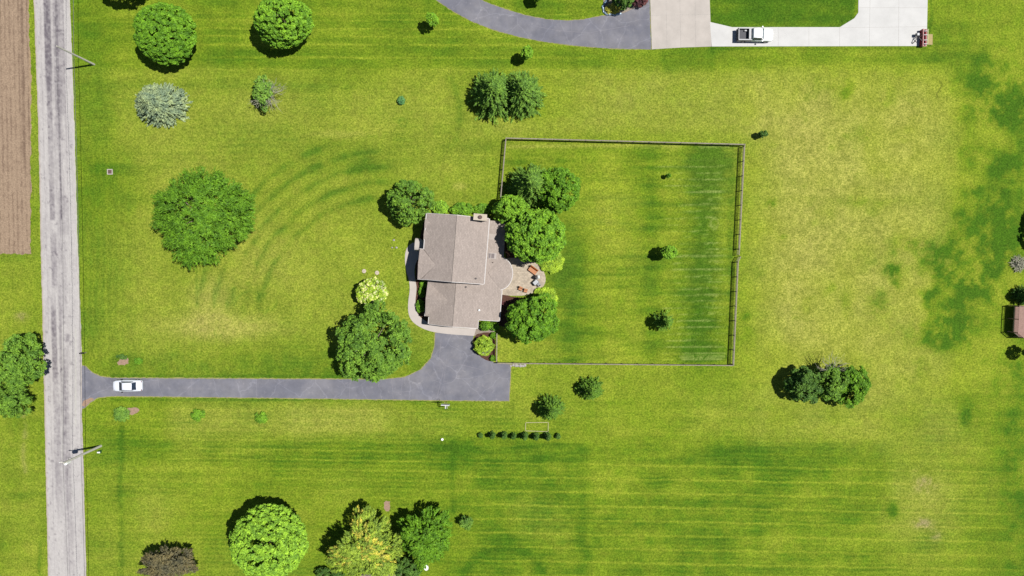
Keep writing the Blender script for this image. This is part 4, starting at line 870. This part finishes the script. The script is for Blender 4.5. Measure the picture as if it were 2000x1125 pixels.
# sedan, nose towards the road (-x)
c = P(249, 753.5, .7); car = thing('parked_car', 'silver white sedan parked on the house driveway near the road', 'car', (c.x, c.y, .022), math.radians(0.6+180))
prof = [(-2.3, .62, .35, .75), (-2.22, .82, .26, .92), (-1.95, .87, .22, .98), (-1.5, .89, .2, 1.0), (-.8, .9, .2, .96), (.0, .9, .2, .95), (.8, .9, .2, .95), (1.3, .88, .2, .92), (1.8, .85, .22, .84), (2.12, .74, .26, .74), (2.3, .5, .34, .62)]
MB().loft([ring(x, w_, z0, z1) for x, w_, z0, z1 in prof]).build('body', 'car_silver', car, smooth=True)
cab = [(-1.55, .66, .97, .60), (-.95, .68, 1.36, .56), (-.5, .70, 1.43, .57), (.1, .70, 1.44, .57), (.45, .69, 1.40, .56), (1.15, .74, .95, .66)]
MB().loft([[(x, -w_, .9), (x, -tw, z-.03), (x, -tw*.6, z), (x, 0, z+.015), (x, tw*.6, z), (x, tw, z-.03), (x, w_, .9)] for x, w_, z, tw in cab]).build('roof', 'car_silver', car, smooth=True)
quad_patch(car, 'windshield', 'glass_dark', [(1.12, -.66, .975), (1.12, .66, .975), (.5, .55, 1.39), (.5, -.55, 1.39)], .02)
quad_patch(car, 'rear_window', 'glass_dark', [(-1.5, -.6, 1.0), (-1.5, .6, 1.0), (-.98, .54, 1.35), (-.98, -.54, 1.35)], .02)
for s in (-1, 1):
    quad_patch(car, 'side_window', 'glass_dark', [(-1.05, s*.70, 1.0), (.85, s*.745, 1.0), (.4, s*.60, 1.36), (-.85, s*.60, 1.36)], .02)
    MB().box(.62, .82, min(s*.88, s*1.05), max(s*.88, s*1.05), .92, 1.05, .02).build('mirror', 'black_plastic', car)
    MB().box(2.0, 2.17, min(s*.45, s*.7), max(s*.45, s*.7), .6, .72).build('headlight', 'lamp_clear', car)
    MB().box(-2.26, -2.14, min(s*.5, s*.78), max(s*.5, s*.78), .78, .9).build('tail_light', 'lamp_red', car)
wheels(car, (-1.4, 1.4), .9)
# pickup, nose to the right
c = P(1475, 68, .9); tk = thing('pickup_truck', 'white pickup truck with a grey open bed parked on the concrete drive', 'pickup truck', (c.x, c.y, .06), math.radians(-.5))
prof = [(-.62, .95, .45, 1.22), (.3, .97, .4, 1.2), (1.2, .97, .4, 1.2), (1.9, .96, .4, 1.18), (2.45, .93, .42, 1.12), (2.68, .84, .45, 1.02), (2.76, .66, .5, .9)]
MB().loft([ring(x, w_, z0, z1, .2) for x, w_, z0, z1 in prof]).build('body', 'car_white', tk, smooth=True)
cab = [(-.6, .84, 1.7, .70), (-.5, .85, 1.85, .72), (.2, .86, 1.88, .74), (.75, .86, 1.83, .72), (1.3, .88, 1.2, .82)]
MB().loft([[(x, -w_, 1.1), (x, -tw, z-.04), (x, -tw*.6, z), (x, 0, z+.02), (x, tw*.6, z), (x, tw, z-.04), (x, w_, 1.1)] for x, w_, z, tw in cab]).build('cab', 'car_white', tk, smooth=True)
quad_patch(tk, 'windshield', 'glass_sky', [(1.28, -.78, 1.22), (1.28, .78, 1.22), (.78, .70, 1.8), (.78, -.70, 1.8)], .02)
for s in (-1, 1):
    for x0, x1, x2, x3 in ((.08, 1.05, .68, .08), (-.5, .0, 0., -.48)):
        quad_patch(tk, 'side_window', 'glass_dark', [(x0, s*.885, 1.28), (x1, s*.90, 1.28), (x2, s*.77, 1.75), (x3, s*.77, 1.75)], .02)
    MB().box(.85, 1.05, min(s*.97, s*1.2), max(s*.97, s*1.2), 1.2, 1.4, .02).build('mirror', 'car_white', tk)
    MB().box(2.6, 2.74, min(s*.5, s*.8), max(s*.5, s*.8), .85, 1.0).build('headlight', 'lamp_clear', tk)
    MB().box(-2.78, -2.72, min(s*.82, s*.93), max(s*.82, s*.93), .8, 1.1).build('tail_light', 'lamp_red', tk)
b = MB(); b.box(-2.72, -.6, -.95, -.80, .45, 1.25); b.box(-2.72, -.6, .80, .95, .45, 1.25); b.box(-2.72, -2.62, -.797, .797, .45, 1.22); b.build('bed_side', 'steel_grey', tk)
MB().box(-2.617, -.63, -.797, .797, .6, .72).build('bed_floor', 'bed_liner', tk)
MB().box(-1.12, -.78, -.79, .79, .85, 1.33).build('toolbox', 'steel_grey', tk)
MB().box(-1.75, -1.35, .45, .72, .722, 1.0, .03).build('cargo_box', 'steel_grey', tk)
MB().box(-2.86, -2.73, -.9, .9, .42, .6).build('bumper', 'steel_grey', tk)
wheels(tk, (-1.75, 1.75), .97, .38)

# ------------------------------------------------------------------ red implement, boards
c = P(1804, 74, .5); t = thing('tractor_implement', 'red tractor implement standing at the end of the white concrete drive', 'farm implement', (c.x, c.y, .056), math.radians(0))
b = MB(); b.box(-.42, .38, -1.35, 1.3, .5, .62); b.build('deck_plate', 'red_paint', t)
b = MB(); b.profile([(-.40, .05), (-.3, .05), (-.3, .9), (-.40, .9)], -1.33, 1.28, 'y')
b.build('back_plate', 'red_paint', t)
b = MB(); b.tube([(.1, -1.25, .75), (.1, 1.2, .75)], .09, 10); b.tube([(-.15, -1.1, .68), (-.15, 1.1, .68)], .05, 8); b.build('roller', 'red_paint', t)
for yy in (-1.1, -.5, .3, .9): MB().box(-.2, .34, yy, yy+.09, .623, .86).build('bracket', 'steel_grey', t)
for yy in (-1.2, 1.05): MB().tube([(.15, yy, 0), (.15, yy, .5)], .06, 8).build('leg', 'black_plastic', t)
b = MB(); b.tube([(-.4, .3, .7), (-.95, .05, .8)], .06, 8); b.tube([(-.4, -.6, .7), (-1.0, .0, .8)], .05, 8); b.tube([(-.4, .6, .62), (-1.0, .4, .7), (-1.15, -.1, .62), (-1.5, -.7, .3)], .05, 8); b.build('hitch_arm', 'black_plastic', t)
b = MB(); b.box(-1.3, -.85, .2, .7, .35, .85, .06); b.build('gearbox', 'steel_grey', t)
b = MB(); b.tube([(-1.5, -.75, 0), (-1.35, -.5, .55)], .07, 8); b.build('jack_stand', 'flue', t)
c = P(1817, 76, .05); o = MB().box(-.35, .38, -.9, .75, .0, .04).build('plywood_board', 'plywood'); o.location = (c.x, c.y, .005); tag(o, 'tan plywood board on the grass right of the red implement', 'board')
c = P(1811.5, 72, .05); o = MB().box(-.09, .09, -1.2, 1.2, 0, .1).build('timber_plank', 'pale_timber'); o.location = (c.x, c.y, .057); tag(o, 'long pale plank between the red implement and the plywood board', 'plank')

# ------------------------------------------------------------------ basketball hoop
c = P(873, 783, 0); t = thing('basketball_hoop', 'white basketball backboard on a post at the lower driveway edge', 'basketball hoop', (c.x, c.y, 0), math.radians(-3))
MB().tube([(-.0, -.75, -.05), (0, -.75, 2.5), (0, -.6, 3.0)], [.07, .06, .055], 10).build('post', 'black_plastic', t)
b = MB(); b.tube([(0, -.6, 3.0), (0, 0, 3.2)], .05, 8); b.tube([(0, -.7, 2.5), (0, 0, 2.95)], .04, 8); b.tube([(.25, -.65, 2.7), (.2, 0, 3.0)], .03, 8); b.build('arm', 'white_metal', t)
bb = MB().box(-.65, .65, .02, .09, 2.75, 3.75).build('backboard', 'white_metal', t)
m_ = MB(); m_.tube([(.23*math.cos(k*math.pi/8), .35+.23*math.sin(k*math.pi/8), 3.02) for k in range(17)], .015, 6, False); m_.build('rim', 'rust_cushion', t)
m_ = MB()
for k in range(12):
    a = k*math.pi/6; m_.tube([(.22*math.cos(a), .35+.22*math.sin(a), 3.0), (.13*math.cos(a+.3), .35+.13*math.sin(a+.3), 2.6)], .006, 4, False)
m_.build('net', 'white_metal', t)

# ------------------------------------------------------------------ patio furniture
def sofa(u, v, rz, L, label, name, cat, m1, m2, group=None, back=True, D=.8):
    c = P(u, v, .4); t = thing(name, label, cat, (c.x, c.y, .072), rz, group)
    for x in (-L/2+.06, L/2-.06):
        for y in (-D/2+.06, D/2-.06): MB().box(x-.04, x+.04, y-.04, y+.04, 0, .2).build('leg', 'black_plastic', t)
    MB().box(-L/2, L/2, -D/2, D/2, .2, .32).build('frame', 'black_plastic', t)
    MB().box(-L/2+.03, L/2-.03, -D/2+.02, D/2-(.2 if back else .03), .323, .46, .0).build('seat_cushion', m1, t, bevel=.04)
    if back: MB().box(-L/2, L/2, D/2-.19, D/2, .323, .85, .0).build('backrest', m2, t, bevel=.05)
    return t
so_ = sofa(1041, 527.5, math.radians(-36), 1.45, 'orange cushioned garden sofa at the upper right of the patio', 'garden_sofa', 'sofa', 'orange_cushion', 'rust_cushion', D=.95)
sofa(1016.5, 563.5, math.radians(-24), .62, 'left one of two small orange patio chairs near the lower patio edge', 'patio_chair', 'chair', 'orange_cushion', 'orange_cushion', 'orange patio chairs', D=.6)
sofa(1026.5, 567.5, math.radians(-14), .6, 'right one of two small orange patio chairs near the lower patio edge', 'patio_chair', 'chair', 'orange_cushion', 'orange_cushion', 'orange patio chairs', D=.6)
c = P(1050, 541, 1.2); t = thing('patio_umbrella', 'folded white patio parasol between the sofa and the table', 'umbrella', (c.x, c.y, .072))
MB().tube([(0, 0, 0), (0, 0, .08)], [.28, .25], 14).build('base_plate', 'black_plastic', t); MB().tube([(0, 0, .08), (0, 0, 2.1)], .03, 8).build('pole', 'white_metal', t)
MB().tube([(0, 0, .7), (.02, 0, 1.0), (0, .02, 1.6), (0, 0, 2.15)], [.34, .38, .22, .04], 10).build('canopy', 'white_metal', t)
c = P(1046.5, 551.5, .7); t = thing('patio_table', 'square glass patio table with a black frame', 'table', (c.x, c.y, .072), math.radians(42))
m_ = MB(); Lx, Ly = .42, .32
for a, b_ in (((-Lx, -Ly), (Lx, -Ly)), ((Lx, -Ly), (Lx, Ly)), ((Lx, Ly), (-Lx, Ly)), ((-Lx, Ly), (-Lx, -Ly))): m_.beam((*a, .72), (*b_, .72), .06, .05)
m_.build('table_frame', 'black_plastic', t); MB().box(-Lx+.03, Lx-.03, -Ly+.03, Ly-.03, .70, .715).build('table_top', 'lamp_clear', t)
for x in (-Lx, Lx):
    for y in (-Ly, Ly): MB().box(x-.03, x+.03, y-.03, y+.03, 0, .67).build('leg', 'black_plastic', t)
c = P(1052.5, 556, .5); t = thing('folding_chair', 'dark metal garden chair beside the glass patio table', 'chair', (c.x, c.y, .072), math.radians(40))
MB().box(-.22, .22, -.22, .22, .42, .45).build('seat', 'steel_grey', t); MB().box(-.22, .22, -.26, -.225, .42, .9).build('backrest', 'steel_grey', t)
for x in (-.2, .2):
    for y in (-.2, .2): MB().tube([(x, y, 0), (x, y, .42)], .018, 6).build('leg', 'black_plastic', t)

# ------------------------------------------------------------------ small yard things
for u, v, lb in ((711, 529.5, 'left one of two round white septic lids in the front lawn'), (736.3, 532.7, 'right one of two round white septic lids in the front lawn')):
    c = P(u, v, .1); t = thing('septic_lid', lb, 'septic lid', (c.x, c.y, 0), 0, 'septic lids')
    MB().tube([(0, 0, -.02), (0, 0, .10), (0, 0, .13)], [.33, .33, .27], 20).build('cover', 'chimney_cap', t)
    MB().tube([(0, 0, .13), (0, 0, .17)], .05, 8).build('handle', 'steel_grey', t)
c = P(214.5, 335.5, .1); t = thing('drain_box', 'square pale concrete drain box with a rusty lid in the front lawn', 'drain', (c.x, c.y, 0))
b = MB(); b.box(-.42, .42, -.42, -.3, -.02, .12); b.box(-.42, .42, .3, .42, -.02, .12); b.box(-.42, -.3, -.297, .297, -.02, .12); b.box(.3, .42, -.297, .297, -.02, .12); b.build('curb', 'concrete_beige', t)
b = MB(); b.box(-.297, .297, -.297, .297, -.02, .06); b.build('lid', 'flue', t)
# pale frame lying on the grass
A = [P(1026.5, 825.5, .1), P(1071, 825, .1), P(1070.5, 843, .1), P(1026.5, 841.5, .1)]; o0 = Vector((A[0].x, A[0].y, 0)); t = thing('garden_bed', 'pale rectangular timber bed frame lying on the grass above the evergreen row', 'garden bed', o0)
for k in range(4):
    a, b_ = A[k]-o0, A[(k+1) % 4]-o0; d = (b_-a).normalized()*.045; a.z = b_.z = .1; MB().beam(a+d, b_-d if k % 2 else b_+d*0, .09, .09).build('board', 'pale_timber', t)
c = P(864, 858, .2); t = thing('white_bucket', 'small white bucket standing alone on the lower lawn', 'bucket', (c.x, c.y, 0))
MB().tube([(0, 0, 0), (0, 0, .3)], [.15, .19], 14).build('bucket_body', 'white_metal', t); MB().tube([(0, 0, .3), (0, 0, .33)], .2, 14).build('lid', 'white_metal', t)
c = P(832.5, 1109, 1.2); t = thing('satellite_dish', 'white oval satellite dish on a post near the bottom edge', 'satellite dish', (c.x, c.y, 0))
MB().tube([(0, 0, -.05), (0, 0, 1.2)], .04, 8).build('post', 'steel_grey', t)
rg = []
for r_, z_ in ((.02, 0), (.15, .015), (.27, .05), (.36, .10)): rg.append([(r_*math.cos(k*math.pi/10), r_*1.15*math.sin(k*math.pi/10), z_) for k in range(20)])
for r_, z_ in ((.365, .10), (.27, .03), (.15, -.01), (.02, -.02)): rg.append([(r_*math.cos(k*math.pi/10), r_*1.15*math.sin(k*math.pi/10), z_) for k in range(20)])
ds = MB().loft(rg).build('dish', 'white_metal', t, smooth=True); ds.location = (0, 0, 1.25); ds.rotation_euler = (math.radians(-30), math.radians(10), 0)
MB().tube([(0, .36, .06), (0, .1, .5)], .015, 6).build('feed_arm', 'steel_grey', ds)
# rocks by the lower fence
rr_ = random.Random(8); RL = ['leftmost', 'second from left', 'third from left', 'middle', 'third from right', 'second from right', 'rightmost']
for k in range(7):
    u, v, s = 998+k*4.5+rr_.uniform(-1, 1), 713.5+rr_.uniform(-1, 1.4), rr_.uniform(.17, .28); c = P(u, v, 0)
    rings = []
    for j in range(5):
        q = j/4; R1 = s*math.sin(math.pi*(.12+.76*q))*1.2; rings.append([(R1*math.cos(a*math.pi/4)*rr_.uniform(.8, 1.2), R1*.8*math.sin(a*math.pi/4)*rr_.uniform(.8, 1.2), s*.9*q-.02) for a in range(8)])
    o = MB().loft(rings).build('rock', 'stone'); o.location = (c.x, c.y, 0); tag(o, RL[k]+' of the pale rocks in a row below the fence corner', 'rock', 'pale rocks below the fence')
# stones in the front lawn
for k, (u, v) in enumerate(((769.5, 469), (766, 483.5), (774.5, 483.5))):
    c = P(u, v, 0); s = .14+.05*(k != 1); rings = [[(s*q*math.cos(a*math.pi/4)*rr_.uniform(.85, 1.2), s*q*.8*math.sin(a*math.pi/4), z_) for a in range(8)] for q, z_ in ((.9, -.02), (1, .05), (.5, .12))]
    o = MB().loft(rings).build('stone', 'stone'); o.location = (c.x, c.y, 0); tag(o, ('upper stone', 'lower left stone', 'lower right stone')[k]+' of three small pale stones left of the porch', 'stone', 'three pale stones in the front lawn')
# crumpled pale blue plastic edging round the top bed
b = MB(); pts = [(1184, 2), (1178, 8), (1177, 16), (1179, 23), (1184, 27), (1192, 29), (1202, 28.5), (1212, 26)]; q = [P(u, v, .1) for u, v in chaikin(pts, 1)]; o0 = Vector((q[0].x, q[0].y, 0))
for k in range(2): b.tube([p-o0+Vector((rr_.uniform(-.1, .1), rr_.uniform(-.1, .1), rr_.uniform(-.02, .08))) for p in q], [rr_.uniform(.07, .2) for _ in q], 7)
o = b.build('plastic_sheet', 'blue_sheet'); o.location = o0; tag(o, 'crumpled pale blue plastic sheet along the bed at the top edge', 'plastic sheet')
# deck at the right edge
HD = 1.35; dk_ = [P(1983, 597, HD), P(2060, 600, HD), P(2060, 660, HD), P(1992, 659, HD), P(1980, 649, HD)]; o0 = Vector((dk_[0].x, dk_[0].y, 0)); t = thing('wooden_deck', 'raised pinkish wooden deck with railing cut by the right picture edge', 'deck', o0)
pl = [(p.x-o0.x, p.y-o0.y) for p in dk_]
b = MB(); b.prism(pl, HD-.25, HD-.05); b.build('deck_frame', 'wood_fence', t)
x1 = pl[2][0]; b = MB(); yy = pl[2][1]+.02
while yy < pl[0][1]-.1:
    xl = np.interp(yy, [pl[3][1], pl[4][1], pl[0][1]], [pl[3][0], pl[4][0], pl[0][0]]); b.box(xl+.02, x1, yy, yy+.125, HD-.047, HD); yy += .14
b.build('deck_boards', 'deck_plank', t)
rl, bl = MB(), MB()
for a, c_ in ((pl[0], pl[1]), (pl[3], pl[2]), (pl[4], pl[3]), (pl[0], pl[4])):
    a, c_ = Vector((*a, 0)), Vector((*c_, 0)); rl.beam(a+Vector((0, 0, HD+.95)), c_+Vector((0, 0, HD+.95)), .12, .05); rl.beam(a+Vector((0, 0, HD+.15)), c_+Vector((0, 0, HD+.15)), .05, .05); n = int((c_-a).length/.14)
    for i in range(1, n): p = a+(c_-a)*i/n; bl.box(p.x-.018, p.x+.018, p.y-.018, p.y+.018, HD+.12, HD+.9)
rl.build('railing', 'deck_plank', t); tag(bl.build('balusters', 'deck_plank', t), kind='stuff')
for p in (pl[0], pl[3], pl[4], ((pl[0][0]+pl[4][0])/2, (pl[0][1]+pl[4][1])/2)):
    MB().box(p[0]-.06, p[0]+.06, p[1]-.06, p[1]+.06, -.05, HD+.98).build('post', 'deck_plank', t)
# shed at the bottom edge
A = [P(704, 1123, 2.4), P(784, 1121, 2.4), P(786, 1170, 2.4), P(706, 1172, 2.4)]; o0 = Vector((A[0].x, A[0].y, 0)); t = thing('garden_shed', 'garden shed whose roof edge just shows at the bottom under the yellow tree', 'shed', o0)
pl = [(p.x-o0.x, p.y-o0.y) for p in A]; cx_, cy_ = sum(p[0] for p in pl)/4, sum(p[1] for p in pl)/4
MB().prism([(cx_+(p[0]-cx_)*.92, cy_+(p[1]-cy_)*.9) for p in pl], -.05, 2.2).build('wall', 'siding', t)
b = MB(); mid1, mid2 = ((pl[0][0]+pl[3][0])/2, (pl[0][1]+pl[3][1])/2, 3.2), ((pl[1][0]+pl[2][0])/2, (pl[1][1]+pl[2][1])/2, 3.2)
b.slab([(*pl[0], 2.3), (*pl[1], 2.3), mid2, mid1], .1); b.slab([(mid1[0], mid1[1]-.003, 3.2), (mid2[0], mid2[1]-.003, 3.2), (*pl[2], 2.3), (*pl[3], 2.3)], .1); b.build('roof', 'shed_roof', t)
